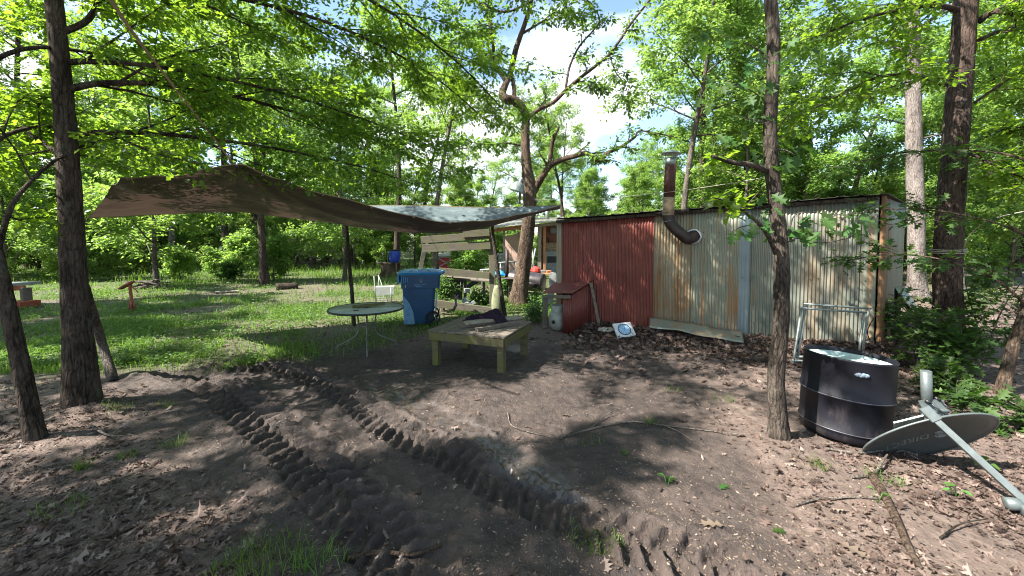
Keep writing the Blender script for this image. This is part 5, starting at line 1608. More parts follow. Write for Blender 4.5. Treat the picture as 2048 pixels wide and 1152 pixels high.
dz = rz + .002 + .016 - min(v.co.z for v in o.data.vertices) - .016
o.location.z += dz
m = MB(); m.beam(rc + Vector((-.09, -.25, rz + .008)), rc + Vector((-.02, -.25, rz + .008)), .02, .012)
tag(m.build('twig_scrap', MATS['stick_bark']), 'tiny dark scrap of bark on the round glass table', 'bark')

# ------------------------------------------------------------------ blue wheeled bin
cb = Vector((-1.76, 7.52, 0.0)); cr0 = R(12)
bn = thing('wheeled_bin', 'blue wheeled rubbish bin with ribbed lid, standing on the grass', 'bin', cb, cr0)
# local x: towards the back (wheels, handle); local y: away from the viewer
def rrect(w, d, r, n=5):
    pts = []
    for sx, sy, a0 in ((1, 1, 0), (-1, 1, 90), (-1, -1, 180), (1, -1, 270)):
        for k in range(n):
            a = R(a0 + 90 * k / (n - 1)); pts.append((sx * (w / 2 - r) + r * math.cos(a), sy * (d / 2 - r) + r * math.sin(a)))
    return pts
def loft(rings, M=None):
    m = MB(); vs = []; n = len(rings[0][0])
    for poly, z in rings: vs += [Vector((x, y, z)) for x, y in poly]
    fs = [(i * n + k, i * n + (k + 1) % n, (i + 1) * n + (k + 1) % n, (i + 1) * n + k) for i in range(len(rings) - 1) for k in range(n)]
    fs.append(tuple(range(n))[::-1]); fs.append(tuple((len(rings) - 1) * n + k for k in range(n)))
    return m.add(vs, fs, False)
def sh(poly, dx): return [(x + dx, y) for x, y in poly]
loft([(sh(rrect(.50, .46, .06), -.02), .03), (sh(rrect(.54, .50, .06), -.02), .25), (sh(rrect(.60, .54, .06), -.02), .66), (sh(rrect(.61, .545, .06), -.02), .70),
      (sh(rrect(.70, .61, .05), .01), .705), (sh(rrect(.72, .63, .05), .01), .93), (sh(rrect(.76, .67, .05), .01), .935), (sh(rrect(.76, .67, .05), .01), .955)]).build('body', MATS['bin_blue'], bn, world=False)
loft([(sh(rrect(.80, .70, .06), -.005), .957), (sh(rrect(.82, .72, .07), -.005), .975), (sh(rrect(.78, .68, .07), -.005), 1.0), (sh(rrect(.60, .5, .07), -.005), 1.025), (sh(rrect(.3, .25, .07), -.005), 1.03)]).build('lid', MATS['bin_lid_blue'], bn, world=False)
m = MB()
for k in range(3):
    m.box((-.16 + .16 * k, 0, 1.022), (.07, .52, .022))
m.build('lid_rib', MATS['bin_lid_blue'], bn, world=False)
m = MB()
m.tube([(.38, -.22, .95), (.44, -.22, .985), (.455, 0, .99), (.44, .22, .985), (.38, .22, .95)], .016, 8); m.build('handle', MATS['bin_lid_blue'], bn, world=False)
m = MB(); m.box((-.385, 0, .875), (.03, .60, .16)); m.build('front_lip', MATS['bin_lid_blue'], bn, world=False)
for k in range(5):
    MB().box((-.404, -.24 + .12 * k, .87), (.02, .025, .15)).build('lip_rib', MATS['bin_lid_blue'], bn, world=False)
for k in range(4):
    MB().box((-.33 + .035 * k, -.328, .87), (.016, .016, .14 - .02 * k)).build('lip_rib', MATS['bin_lid_blue'], bn, world=False)
m = MB()                                                          # the curved bulge at the lower front corner
m.add([(-.30, -.235, .03), (-.10, -.25, .03), (-.125, -.258, .25), (-.19, -.268, .42), (-.31, -.272, .58), (-.318, -.25, .58), (-.3, -.22, .2)], [(0, 1, 2, 3, 4), (0, 4, 5, 6)])
m.build('corner_panel', MATS['bin_scuff'], bn, world=False)
m = MB(); m.box((.285, -.262, .36), (.022, .02, .52), Matrix.Rotation(R(3), 3, 'Y')); m.build('back_rib', MATS['bin_scuff'], bn, world=False)
for sy in (-1, 1):
    w = MB(); Mw = Matrix.Translation((.23, sy * .275, .135)) @ Matrix.Rotation(R(90), 4, 'X')
    w.lathe([(.105, -.025), (.13, -.025), (.137, 0), (.13, .025), (.105, .025), (.105, -.025)], 30, Mw)
    wh = w.build('wheel', MATS['rubber'], bn, world=False)
    s_ = MB()
    for k in range(10):
        a = k * math.pi / 5
        s_.beam(Mw @ Vector((.02 * math.cos(a), .02 * math.sin(a), 0)), Mw @ Vector((.107 * math.cos(a), .107 * math.sin(a), 0)), .012, .016, Vector((0, 1, 0)))
    s_.lathe([(.028, -.03), (.028, .03)], 12, Mw, close_top=True, close_bot=True)
    s_.build('spoke', MATS['black_metal'], wh, world=False)
MB().tube([(.23, -.25, .135), (.23, .25, .135)], .012, 8).build('axle', MATS['black_metal'], bn, world=False)
m = MB()
Me = Matrix.Translation((.02, -.3305, .83)) @ Matrix.Rotation(R(90), 4, 'X')
m.lathe([(.017, 0), (.015, .003)], 14, Me, close_top=True); 
m.tube([Me @ Vector((.036 * math.cos(a), .036 * math.sin(a), .001)) for a in np.linspace(.35, 2.8, 12)], .004, 4)
m.build('emblem', MATS['tank_white'], bn, world=False)
m = MB(); lrg = random.Random(9)
for k in range(13):                                                # worn, no longer legible line of moulded print
    x0 = -.10 + .017 * k
    if k == 8: continue
    m.box((x0, -.331, .772 + .001 * k), (.010, .003, .022 if k % 3 else .016)); 
    if k % 2: m.box((x0 + .005, -.331, .772 + lrg.uniform(-.006, .008)), (.008, .003, .005))
m.box((-.02, -.331, .742), (.10, .003, .008))
m.build('print', MATS['bin_scuff'], bn, world=False)
m = MB(); m.box((-.262, -.325, .745), (.016, .014, .05)); m.build('stop', MATS['tank_white'], bn, world=False)
# ------------------------------------------------------------------ tarp
t = NT('tarp')
tvec = t.mapping((1, 1, 1))
n1 = t.noise(t.mapping((2.5, 9, 9)), 1.0, 6, 0.6, 0.8); n2 = t.noise(tvec, 1.1, 5, 0.6)
geo = t.n.new('ShaderNodeNewGeometry')
under = t.ramp(n1, [(0.3, (0.028, 0.018, 0.016)), (0.6, (0.055, 0.037, 0.032)), (0.8, (0.10, 0.072, 0.062))])
under = t.mix(t.ramp(n2, [(0.5, (0, 0, 0)), (0.7, (1, 1, 1))]), under, (0.07, 0.058, 0.036))
upper = t.ramp(n1, [(0.3, (0.05, 0.075, 0.08)), (0.7, (0.13, 0.165, 0.17))])
t.color(t.mix(geo.outputs['Backfacing'], upper, under)); t.set(0.5, 0, 0.4); t.bump(n1, 0.9, 0.03)
tl = t.n.new('ShaderNodeBsdfTranslucent'); tl.inputs['Color'].default_value = (0.12, 0.075, 0.062, 1)
mx = t.n.new('ShaderNodeMixShader'); mx.inputs[0].default_value = 0.13
t.l.new(t.b.outputs[0], mx.inputs[1]); t.l.new(tl.outputs[0], mx.inputs[2]); t.l.new(mx.outputs[0], t.out.inputs[0])

near = [P(240, 347, 4.2), P(300, 351, 4.1), P(380, 345, 4.05), P(466, 326, 4.0), P(540, 350, 4.25), P(620, 378, 4.55), P(755, 413, 5.0), P(870, 440, 5.45), P(960, 441, 6.0), P(1040, 428, 6.5), P(1118, 411, 7.0)]
far = [P(176, 436, 5.9), P(250, 432, 6.1), P(340, 428, 6.4), P(450, 423, 6.7), P(560, 418, 7.0), P(690, 412, 7.32), P(800, 411, 7.3), P(900, 413, 7.25), P(985, 415, 7.2), P(1060, 413, 7.1), P(1122, 410, 7.02)]
NE, _ = smooth_path(near, 1.0, 8); FE, _ = smooth_path(far, 1.0, 8)
def along(L, u):
    f = u * (len(L) - 1); i = min(int(f), len(L) - 2); return L[i].lerp(L[i + 1], f - i)
m = MB()
def tarp_fn(u, v):
    a, b = along(NE, u), along(FE, u)
    p = a.lerp(b, v)
    sag = 4 * v * (1 - v)
    w = math.sin(math.pi * min(1, max(0, (u * 0.93 + 0.07))))
    s = (0.06 + 0.34 * math.exp(-((u - 0.60) / 0.30) ** 2)) * sag * (0.35 + 0.65 * w)
    # pulled up towards the tie in the middle of the near edge
    d = math.hypot((u - 0.30) / 0.20, v / 0.55); s -= 0.07 * math.exp(-d * d) * sag * 2
    # fold from the near left corner
    fold = 0.06 * math.exp(-((v - (0.05 + 0.95 * u * 1.5)) / 0.10) ** 2) * max(0, 1 - u * 1.6)
    wr = 0.02 * math.sin(34 * v + 9 * u + 3 * math.sin(7 * u)) * (0.3 + u) * sag + 0.02 * math.sin(26 * math.atan2(v + .05, (u - .3) + .001)) * math.exp(-d) + 0.05 * (float(fbm(np.array([u * 14.0]), np.array([v * 5.0]), 13, 3)[0]) - .5)
    edge = -0.02 * abs(math.sin(u * math.pi * 9)) * (v < .02)
    return Vector((p.x, p.y, p.z - s - fold + wr * min(1, 6 * v * (1 - v) + .15) + edge))
m.grid(tarp_fn, 150, 48)
tp_ = m.build('tarp', MATS['tarp'])
tag(tp_, 'sagging brown tarp stretched as an awning between trees and poles', 'tarp')
# the near side of each face must look up: flip when needed
if tp_.data.polygons[3000].normal.z < 0:
    tp_.data.flip_normals()

for L_ in (0, 1):
    q = [tarp_fn(k / 120, L_) for k in range(121)]
    MB().tube(q, .007, 5).build('hem', MATS['rope_tan'], tp_)
m = MB()
for k in range(14):
    u_ = .03 + .07 * k
    for v_ in (.012, .988):
        c0 = tarp_fn(u_, v_); m.lathe([(.012, -.005), (.016, 0), (.012, .005)], 10, Matrix.Translation(c0))
m.build('grommet', MATS['galvanised'], tp_)
# ropes and cords
def cord(name, pts, r, mat, label, cat='rope', sides=6):
    q, rr = smooth_path(pts, r, 6)
    o = MB().tube(q, rr, sides).build(name, MATS[mat]); tag(o, label, cat); return o
cord('rope', [P(466, 327, 4.0), P(400, 240, 3.75), P(330, 150, 3.5), P(262, 60, 3.2), P(212, -15, 3.0), P(150, -110, 2.8)], [.009, .009, .011, .013, .014, .014], 'rope_tan', 'thick tan rope running from the tarp peak up into the branches')
cord('rope', [P(240, 347, 4.2), P(200, 337, 3.95), P(160, 326, 3.7), P(128, 318, 3.55)], .004, 'rope_pale', 'thin pale rope tying the tarp corner to the dark oak')
cord('rope', [P(1120, 411, 7.02), P(1140, 422, 6.95), P(1160, 437, 6.9)], .004, 'wire', 'dark cord tying the tarp tip to the tin shed roof')
cord('rope', [P(178, 437, 5.9), P(150, 436, 5.0), P(130, 434, 3.75)], .004, 'rope_tan', 'cord from the far tarp corner to the dark oak')
def ring_rope(c, r, n, zstep, thick, mat, name, label):
    pts = []
    for k in range(int(n * 18)):
        a = k * 2 * math.pi / 18
        pts.append(c + Vector((r * math.cos(a), r * math.sin(a), zstep * k / 18 + .012 * math.sin(a * 1.0 + .6))))
    o = MB().tube(pts, thick, 6).build(name, MATS[mat]); tag(o, label, 'rope')
ring_rope(P(1896, 507, yr), .164, 3.0, .022, .006, 'rope_pale', 'rope', 'pale rope wound three times round the thick oak')
cord('rope', [P(1925, 505, yr - .15), P(1940, 470, yr - .5), P(1980, 440, yr - .8), P(2060, 420, yr - 1.1)], .005, 'rope_pale', 'pale rope leading from the thick oak to the right')
cord('rope', [P(1925, 508, yr - .1), P(1928, 560, yr - .12), P(1927, 620, yr - .1)], .004, 'rope_pale', 'loose pale rope end hanging down the thick oak')
cord('rope', [P(1872, 506, yr), P(1850, 520, 7.0), P(1836, 528, 10.2)], .005, 'rope_pale', 'pale rope stretched from the thick oak to the grey oak behind it')
cord('wire', [P(1062, 400, 9.1), P(1180, 398, 7.5), P(1320, 386, 5.7), P(1440, 370, 4.3), P(1545, 352, 3.1)], .003, 'rope_pale', 'thin clothes wire stretched past the stove pipe to the thin oak', 'wire')
cord('wire', [P(1066, 395, 9.1), P(1085, 402, 8.6), P(1110, 422, 7.6)], .004, 'wire', 'dark cable hanging from the crooked tree to the shed roof', 'wire')
cord('wire', [P(1060, 395, 9.15), P(1000, 393, 8.8), P(880, 390, 8.6), P(705, 397, 7.4)], .003, 'wire', 'thin dark wire from the crooked tree to the tarp pole', 'wire')

# poles under the tarp
def pole(name, pts, rad, label, mat='stick_bark', cat='pole'):
    q, rr = smooth_path(pts, rad, 6)
    o = MB().tube(q, rr, 9, rough=.06, seed=3).build(name, MATS[mat]); tag(o, label, cat)
pole('tarp_pole', [P(708, 655, 7.3), P(705, 600, 7.3), P(699, 530, 7.3), P(694, 460, 7.32), P(691, 408, 7.32)], [.04, .036, .033, .03, .026], 'crooked thin pole holding up the tarp behind the round table')
pole('leaning_stick', [P(1011, 640, 7.9), P(1003, 590, 7.9), P(994, 530, 7.95), P(986, 470, 8.0), P(982, 416, 7.3)], [.045, .042, .04, .036, .03], 'dark forked stick leaning on the rail frame post and holding the tarp')
pole('leaning_stick', [G(226, 758) + Vector((0, 0, -.03)), P(205, 690, 4.6), P(184, 620, 4.3), P(170, 570, 4.1)], [.05, .045, .04, .035], 'grey stick leaning against the dark oak', 'bark_grey')

# ------------------------------------------------------------------ weathered rail frame
yf = 8.27
rf = thing('rail_frame', 'weathered grey timber rail frame with a mossy post behind the low table', 'rail', G(985, 630))
m = MB(); m.beam(P(986, 634, yf) + Vector((0, .04, -.05)), P(983, 468, yf) + Vector((0, .04, 0)), .09, .13, Vector((1, 0, 0))); m.build('post', MATS['wood_rail'], rf)
m = MB(); m.beam(P(840, 545, yf + .2), P(850, 492, yf + .05), .03, .09, Vector((1, 0, 0))); m.build('brace', MATS['wood_pale'], rf)
for (xa, ya, xb, yb_, h, dd) in ((842, 480, 984, 470, .15, -.03), (844, 497, 981, 490, .17, -.028), (926, 468.5, 979, 465, .14, -.07), (878, 542, 979, 551, .14, -.028)):
    m = MB(); m.beam(P(xa, ya, yf + dd), P(xb, yb_, yf + dd), .035, h); m.build('plank', MATS['wood_rail'], rf)
m = MB(); m.beam(P(868, 606, yf - .03) , P(984, 622, yf - .03), .05, .15); m.build('plank', MATS['wood_rail'], rf)
m = MB(); m.beam(P(842, 603, yf + .1), P(893, 607, yf + .02), .05, .14); o = m.build('plank', MATS['stick_bark'], rf)

# ------------------------------------------------------------------ workbench clutter behind the rail
yk = 9.2
wb = thing('work_bench', 'old grey bench top with a dark panel hanging under it behind the rail', 'bench', P(930, 610, yk))
m = MB(); m.beam(P(876, 553, yk), P(980, 561, yk), .5, .03); m.build('top', MATS['wood_grey'], wb)
m = MB(); m.beam(P(876, 549, yk - .2), P(935, 553, yk - .2), .2, .02); m.build('board', MATS['wood_pale'], wb)
m = MB(); m.add([P(897, 558, yk - .15), P(927, 560, yk - .15), P(924, 600, yk - .1), P(893, 596, yk - .1)], [(0, 1, 2, 3)]); m.build('panel', MATS['dark_panel'], wb, solid=.03)
m = MB(); m.beam(P(957, 560, yk - .1), P(934, 575, yk - .1), .05, .1, Vector((1, 0, .8))); m.build('brace', MATS['dark_panel'], wb)
for x_ in (930, 968): MB().beam(P(x_, 560, yk + .1), P(x_, 612, yk + .1), .06, .06, Vector((1, 0, 0))).build('leg', MATS['wood_grey'], wb)
wr = thing('wire_shelf', 'small rusty wire shelf with grey plastic scraps under the bench', 'shelf', P(928, 600, yk))
m = MB()
for k in range(6): m.tube([P(921, 564 + 6 * k, yk - .25), P(933, 563 + 6 * k, yk - .2)], .005, 5)
m.tube([P(921, 560, yk - .25), P(921, 600, yk - .25)], .006, 5); m.tube([P(933, 560, yk - .2), P(933, 600, yk - .2)], .006, 5)
m.build('wire_grid', MATS['wire'], wr)
m = MB(); m.box(P(934, 581, yk - .3), (.12, .08, .10), .4); m.build('box', MATS['grey_plastic'], wr)
m = MB(); m.beam(P(928, 596, yk - .3), P(936, 612, yk - .4), .03, .14, Vector((1, 0, 0))); m.beam(P(936, 612, yk - .4), P(950, 603, yk - .4), .03, .08, Vector((0, 0, 1))); m.build('scrap', MATS['grey_plastic'], wr)
# branch forking up from the leaves
m = MB()
q, r_ = smooth_path([P(905, 622, 8.0), P(912, 610, 8.0), P(911, 598, 8.0), P(917, 590, 8.0)], [.03, .025, .02, .01], 5); m.tube(q, r_, 7)
q, r_ = smooth_path([P(911, 600, 8.0), P(916, 596, 8.0), P(920, 598, 8.0)], [.015, .006], 4); m.tube(q, r_, 6)
tag(m.build('dead_branch', MATS['twig_grey']), 'bleached forked branch stuck in the leaves beside the blue bin', 'branch')

# red coop with white cross bracing, and the post stump beside it
yo = 17.0
cp_ = thing('red_coop', 'small red coop with white cross bracing beyond the rail frame', 'coop', P(893, 538, yo))
c0 = P(893, 536, yo); s_ = .35
MB().box((c0.x, yo + .25, c0.z + .22), (.85, .5, .5)).build('body', MATS['red_paint'], cp_)
for a, b in (((-.42, .0), (.42, .46)), ((-.42, .46), (.42, .0)), ((-.42, -.02), (.42, -.02)), ((-.42, .47), (.42, .47)), ((-.42, -.02), (-.42, .47)), ((.42, -.02), (.42, .47))):
    MB().beam((c0.x + a[0], yo - .015 - .004 * (a[1] != b[1]), c0.z + a[1]), (c0.x + b[0], yo - .015 - .004 * (a[1] != b[1]), c0.z + b[1]), .02, .045, Vector((0, -1, 0)) if False else Vector((0, 0, 1)) if a[0] != b[0] else Vector((1, 0, 0))).build('trim', MATS['white_paint'], cp_)
m = MB(); m.add([(c0.x - .5, yo - .1, c0.z + .5), (c0.x + .5, yo - .1, c0.z + .5), (c0.x + .5, yo + .65, c0.z + .62), (c0.x - .5, yo + .65, c0.z + .62)], [(0, 1, 2, 3)]); m.build('roof', MATS['tin_grey'], cp_, solid=.02)
for sx in (-.38, .38): MB().beam((c0.x + sx, yo + .2, -.3), (c0.x + sx, yo + .2, c0.z), .07, .07, Vector((1, 0, 0))).build('leg', MATS['wood_grey'], cp_)
def stump(px, py, Y, r, h, label, name='tree_stump'):
    b = P(px, py, Y); gz_ = float(ground_height(np.array([b.x]), np.array([b.y]))[0])
    o = thing(name, label, 'stump', (b.x, b.y, gz_))
    m = MB(); m.lathe([(r * 1.5, -.1), (r * 1.25, .08), (r * 1.02, h * .4), (r, h)], 18, Matrix.Translation((b.x, b.y, gz_))); m.build('bark', MATS['bark_curvy'], o)
    m = MB(); m.lathe([(r * .99, h), (.001, h + .003)], 18, Matrix.Translation((b.x, b.y, gz_)), close_top=True); m.build('cut_face', MATS['log_end'], o)
    return Vector((b.x, b.y, gz_ + h))
stump(933, 548, 15.5, .12, .55, 'tall narrow grey stump near the red coop')
top_ = stump(777, 553, 16.8, .30, .58, 'broad dark tree stump carrying a blue barrel on a board')
m = MB(); m.beam(top_ + Vector((-.5, -.05, .025)), top_ + Vector((.5, .05, .025)), .34, .03); tag(m.build('board', MATS['wood_grey']), 'grey board lying across the broad stump under the blue barrel', 'board')
m = MB(); m.beam(top_ + Vector((.1, .1, .06)), top_ + Vector((.62, .2, .22)), .12, .03); tag(m.build('board', MATS['wood_pale']), 'pale board propped beside the blue barrel on the stump', 'board')
bb = top_ + Vector((.28, 0, .042))
br_ = thing('blue_barrel', 'bright blue plastic barrel standing on the broad stump', 'barrel', bb)
m = MB(); m.lathe([(.17, 0), (.2, .02), (.22, .12), (.235, .26), (.225, .38), (.2, .47), (.19, .5)], 26, Matrix.Translation(bb), close_bot=True); m.build('body', MATS['barrel_blue'], br_)
m = MB(); m.lathe([(.2, .495), (.205, .51), (.205, .54), (.18, .55), (.001, .55)], 26, Matrix.Translation(bb), close_top=True); m.build('lid', MATS['rubber'], br_)
for sx in (-1, 1):
    m = MB(); m.tube([bb + Vector((sx * .22, 0, .42)), bb + Vector((sx * .265, 0, .40)), bb + Vector((sx * .24, 0, .3))], .014, 6); m.build('handle', MATS['barrel_blue'], br_)

# ------------------------------------------------------------------ white wire rack by the bin
yw = 9.6
rk = thing('wire_rack', 'white wire rack with a solid shelf standing in the grass behind the round table', 'rack', P(772, 606, yw))
def rp(px, py, d=0): return P(px, py, yw + d)
for (a, b, r) in ((rp(748, 552), rp(752, 606), .012), (rp(757, 551, .3), rp(760, 600, .3), .012), (rp(757, 551, .3), rp(777, 606), .009), (rp(781, 575), rp(783, 606), .011)):
    MB().tube([a, b], r, 7).build('upright', MATS['white_paint'], rk)
m = MB(); m.add([rp(750, 575), rp(788, 574), rp(788, 589), rp(750, 590)], [(0, 1, 2, 3)]); m.build('shelf_side', MATS['white_paint'], rk, solid=.015)
m = MB(); m.add([rp(750, 575), rp(788, 574), rp(790, 571, .35), rp(753, 572, .35)], [(0, 1, 2, 3)]); m.build('shelf', MATS['white_paint'], rk, solid=.012)
m = MB()
for k in range(4): m.tube([rp(750, 592 + 4 * k), rp(783, 591 + 4 * k)], .005, 5)
for k in range(5): m.tube([rp(753 + 7 * k, 590), rp(753 + 7 * k, 605)], .004, 5)
m.build('wire_grid', MATS['white_paint'], rk)

# ------------------------------------------------------------------ barrel grill behind the crooked tree
yg = 10.2
gr_ = thing('barrel_grill', 'black barrel grill with a chimney and side shelf behind the crooked tree', 'grill', P(1055, 605, yg))
ga, gb_ = P(1020, 557, yg + .1), P(1088, 566, yg - .25)
dG = (gb_ - ga).normalized()
m = MB()
Mg = Matrix.Translation(ga) @ dG.to_track_quat('Z', 'Y').to_matrix().to_4x4()
Lg = (gb_ - ga).length
m.lathe([(.20, 0), (.235, .02), (.24, .05), (.24, Lg - .05), (.235, Lg - .02), (.2, Lg)], 26, Mg, close_top=True, close_bot=True); m.build('barrel', MATS['grill_black'], gr_)
m = MB(); m.grid(lambda u, v: Mg @ Vector((.246 * math.cos(R(20) + R(110) * v + R(160)), .246 * math.sin(R(20) + R(110) * v + R(160)), .08 + (Lg - .16) * u)), 4, 14); m.build('lid', MATS['grill_black'], gr_, solid=.006)
m = MB(); m.tube([P(1014, 560, yg), P(1014, 500, yg)], .045, 14); m.build('chimney', MATS['pipe_dark'], gr_)
MB().beam(P(985, 556, yg), P(1030, 556, yg - .1), .35, .03).build('side_shelf', MATS['wood_grey'], gr_)
for x_, y_, d_ in ((1015, 606, .1), (1070, 606, -.1), (1018, 600, .45), (1080, 602, .2)):
    MB().tube([P(x_, 565, yg + d_), P(x_, y_, yg + d_)], .017, 7).build('leg', MATS['black_metal'], gr_)
MB().tube([P(1040, 583, yg), P(1066, 586, yg - .1), P(1078, 586, yg - .1)], .02, 6).build('brace', MATS['black_metal'], gr_)
m = MB()
def bcl(u, v): 
    c = P(998, 552, yg)
    a, b = (u - .5) * .36, (v - .5) * .3
    return c + Vector((a, b, .02 + .11 * max(0, 1 - (2 * (u - .5)) ** 4) * max(0, 1 - (2 * (v - .5)) ** 4) + .008 * math.sin(20 * u)))
m.grid(bcl, 16, 12); tag(m.build('blue_cover', MATS['blue_cloth'], solid=.004), 'bright blue cover bunched on the grill side shelf', 'cover')
m = MB()
def bagf(u, v):
    a = 2 * math.pi * u; w = .04 + .075 * math.sin(math.pi * min(1, v * .62 + .05))
    return P(994, 622, 8.05) + Vector((w * math.cos(a), .6 * w * math.sin(a), .52 * (1 - v) + .01 + .01 * math.sin(7 * a) * (1 - v)))
m.grid(lambda u, v: bagf(u, 1 - v), 18, 10); tag(m.build('plastic_bag', MATS['bag_yellow'], solid=.002), 'pale yellow plastic bag hanging behind the rail post', 'bag')
# cluttered board behind the grill
yj = 12.5
sd = thing('side_table', 'rough wooden side table with a red bundle on it near the cabin', 'table', P(1080, 580, yj))
MB().beam(P(1062, 547, yj), P(1108, 547, yj), .5, .05).build('top', MATS['wood_orange'], sd)
for x_ in (1064, 1104): MB().beam(P(x_, 548, yj), P(x_, 585, yj), .06, .06, Vector((1, 0, 0))).build('leg', MATS['wood_pale'], sd)
rb = P(1071, 542, yj)
m = MB(); m.lathe([(.12, -.04), (.17, .0), (.15, .08), (.07, .14), (.02, .15)], 11, Matrix.Translation(rb), smooth=False, close_top=True, close_bot=True); tag(m.build('red_bundle', MATS['red_bright']), 'bright red bundle on the rough side table', 'bundle')
for px_, py_, mt, lb in ((1085, 542, 'white_paint', 'white box on the rough side table beside the red bundle'), (1097, 543, 'wood_orange', 'orange wooden box on the rough side table')):
    b_ = P(px_, py_, yj); tag(MB().box((b_.x, b_.y, b_.z - .02), (.16, .16, .1), .3).build('small_box', MATS[mt]), lb, 'box')

# ------------------------------------------------------------------ cabin in the background
yh = 17.5
cab = thing('cabin', 'small cabin with a peach wall and an open porch under a tin roof', 'cabin', P(1050, 555, yh))
def hp(px, py, d=0.0): return P(px, py, yh + d)
def quad(name, pts, mat, th=.04):
    m = MB(); m.add(pts, [(0, 1, 2, 3)]); return m.build(name, MATS[mat], cab, solid=th)
def flr(p, z=-.1): return Vector((p.x, p.y, z))
wl0, wl1 = hp(1010, 472, 1.6), hp(1048, 466, 1.6)
for k in range(3):
    a = wl0.lerp(wl1, k / 3 + .006); b = wl0.lerp(wl1, (k + 1) / 3 - .006)
    quad('wall_panel', [flr(a), flr(b), b, a], 'peach', .05)
quad('wall', [flr(hp(1083, 455, 2.0)), flr(hp(1135, 455, 2.0)), hp(1135, 452, 2.0), hp(1083, 452, 2.0)], 'cabin_brown', .06)
for k in range(7):
    z_ = .25 + .32 * k
    a = hp(1083, 455, 1.95); b = hp(1135, 455, 1.95)
    MB().beam((a.x, a.y, z_), (b.x, b.y, z_), .02, .30).build('siding_board', MATS['cabin_brown'], cab)
quad('wall', [flr(hp(1048, 470, 1.7)), flr(hp(1062, 470, 3.6)), hp(1062, 452, 3.6), hp(1048, 460, 1.7)], 'peach', .06)
for x_, w_ in ((1008, .10), (1079, .16), (1089, .12)):
    a = hp(x_, 462, .2); MB().beam((a.x, a.y, -.2), (a.x, a.y, hp(x_, 452 if x_ > 1050 else 458, .2).z), w_, w_, Vector((1, 0, 0))).build('post', MATS['wood_orange' if x_ > 1085 else 'wood_pale'], cab)
MB().beam(hp(984, 461, .0), hp(1064, 452, .0), .1, .16).build('beam', MATS['wood_orange'], cab)
MB().beam(hp(1066, 452, .0), hp(1125, 446, .0), .1, .14).build('beam', MATS['wood_pale'], cab)
m = MB(); ra, rb_, rc_, rd_ = hp(980, 457, -.4), hp(1130, 441, -.4), hp(1128, 434, 4.5), hp(995, 440, 4.5)
m.grid(lambda u, v: (ra.lerp(rb_, u).lerp(rd_.lerp(rc_, u), v)) + Vector((0, 0, .02 * abs(math.sin(40 * u)))), 80, 3); m.build('roof', MATS['tin_grey'], cab, solid=.02)
a = hp(1094, 440, 2.0); MB().tube([a, a + Vector((0, 0, .55))], .1, 12).build('flue', MATS['galvanised'], cab)
m = MB(); m.lathe([(.13, .5), (.14, .56), (.02, .62)], 12, Matrix.Translation(a), close_top=True); m.build('flue_cap', MATS['galvanised'], cab)
a = hp(1090, 482, 1.85); m = MB(); m.lathe([(.16, 0), (.2, .02), (.16, .04), (.16, 0)], 16, Matrix.Translation(a) @ Matrix.Rotation(R(90), 4, 'X')); m.build('wreath', MATS['stick_bark'], cab)
a = hp(1106, 461, 1.85); m = MB(); m.lathe([(.18, 0), (.18, .02), (.01, .02)], 18, Matrix.Translation(a) @ Matrix.Rotation(R(90), 4, 'X'), close_top=True); m.build('plate', MATS['white_paint'], cab)
# range and boards on the porch
sv = thing('old_stove', 'old pale stove standing on the cabin porch', 'stove', hp(1103, 545, 1.2))
b_ = hp(1104, 520, 1.2); MB().box((b_.x, b_.y, .55), (.65, .55, 1.0)).build('body', MATS['grey_plastic'], sv)
MB().box((b_.x, b_.y - .29, .68), (.5, .03, .3)).build('oven_door', MATS['dark_panel'], sv); MB().box((b_.x, b_.y + .2, 1.25), (.65, .1, .42)).build('back_panel', MATS['pipe_tan'], sv)
# white chair and white rails in front of the cabin
def white_chair(px, py, Y, label):
    b = P(px, py, Y); b.z = float(ground_height(np.array([b.x]), np.array([b.y]))[0])
    o = thing('garden_chair', label, 'chair', b)
    for sx in (-.2, .2):
        for sy in (-.2, .2): MB().tube([b + Vector((sx, sy, 0)), b + Vector((sx * .9, sy * .9, .42))], .02, 7).build('leg', MATS['white_paint'], o)
    MB().box(b + Vector((0, 0, .44)), (.44, .44, .04)).build('seat', MATS['white_paint'], o)
    for k in range(5): MB().box(b + Vector((-.16 + .08 * k, .2, .72)), (.045, .02, .5)).build('back_slat', MATS['white_paint'], o)
    MB().box(b + Vector((0, .2, .98)), (.44, .03, .06)).build('top_rail', MATS['white_paint'], o)
white_chair(998, 560, 16.3, 'white slatted garden chair beside the cabin post')
for k, (xa, ya, xb, yb_, Y_, lb) in enumerate(((962, 529, 1040, 522, 14.5, 'white rail running past the garden chair towards the crooked tree'), (960, 540, 1005, 537, 13.5, 'lower white rail in the grass by the rail frame'))):
    rl = thing('white_rail', lb, 'rail', P(xa, 560, Y_))
    MB().tube([P(xa, ya, Y_), P(xb, yb_, Y_)], .03, 7).build('bar', MATS['white_paint'], rl)
    for f in (.1, .5, .9):
        a = P(xa, ya, Y_).lerp(P(xb, yb_, Y_), f); MB().tube([a, Vector((a.x, a.y, -.1))], .025, 6).build('post', MATS['white_paint'], rl)
for k, (xa, xb) in enumerate(((1063, 1071), (1069, 1064))):
    MB_ = MB().tube([P(xa, 540, 14.5), P(xb, 497, 14.6)], .03, 7)
    tag(MB_.build('white_pole', MATS['white_paint']), ('white pole leaning left in front of the cabin post', 'white pole leaning right in front of the cabin post')[1 - k], 'pole')

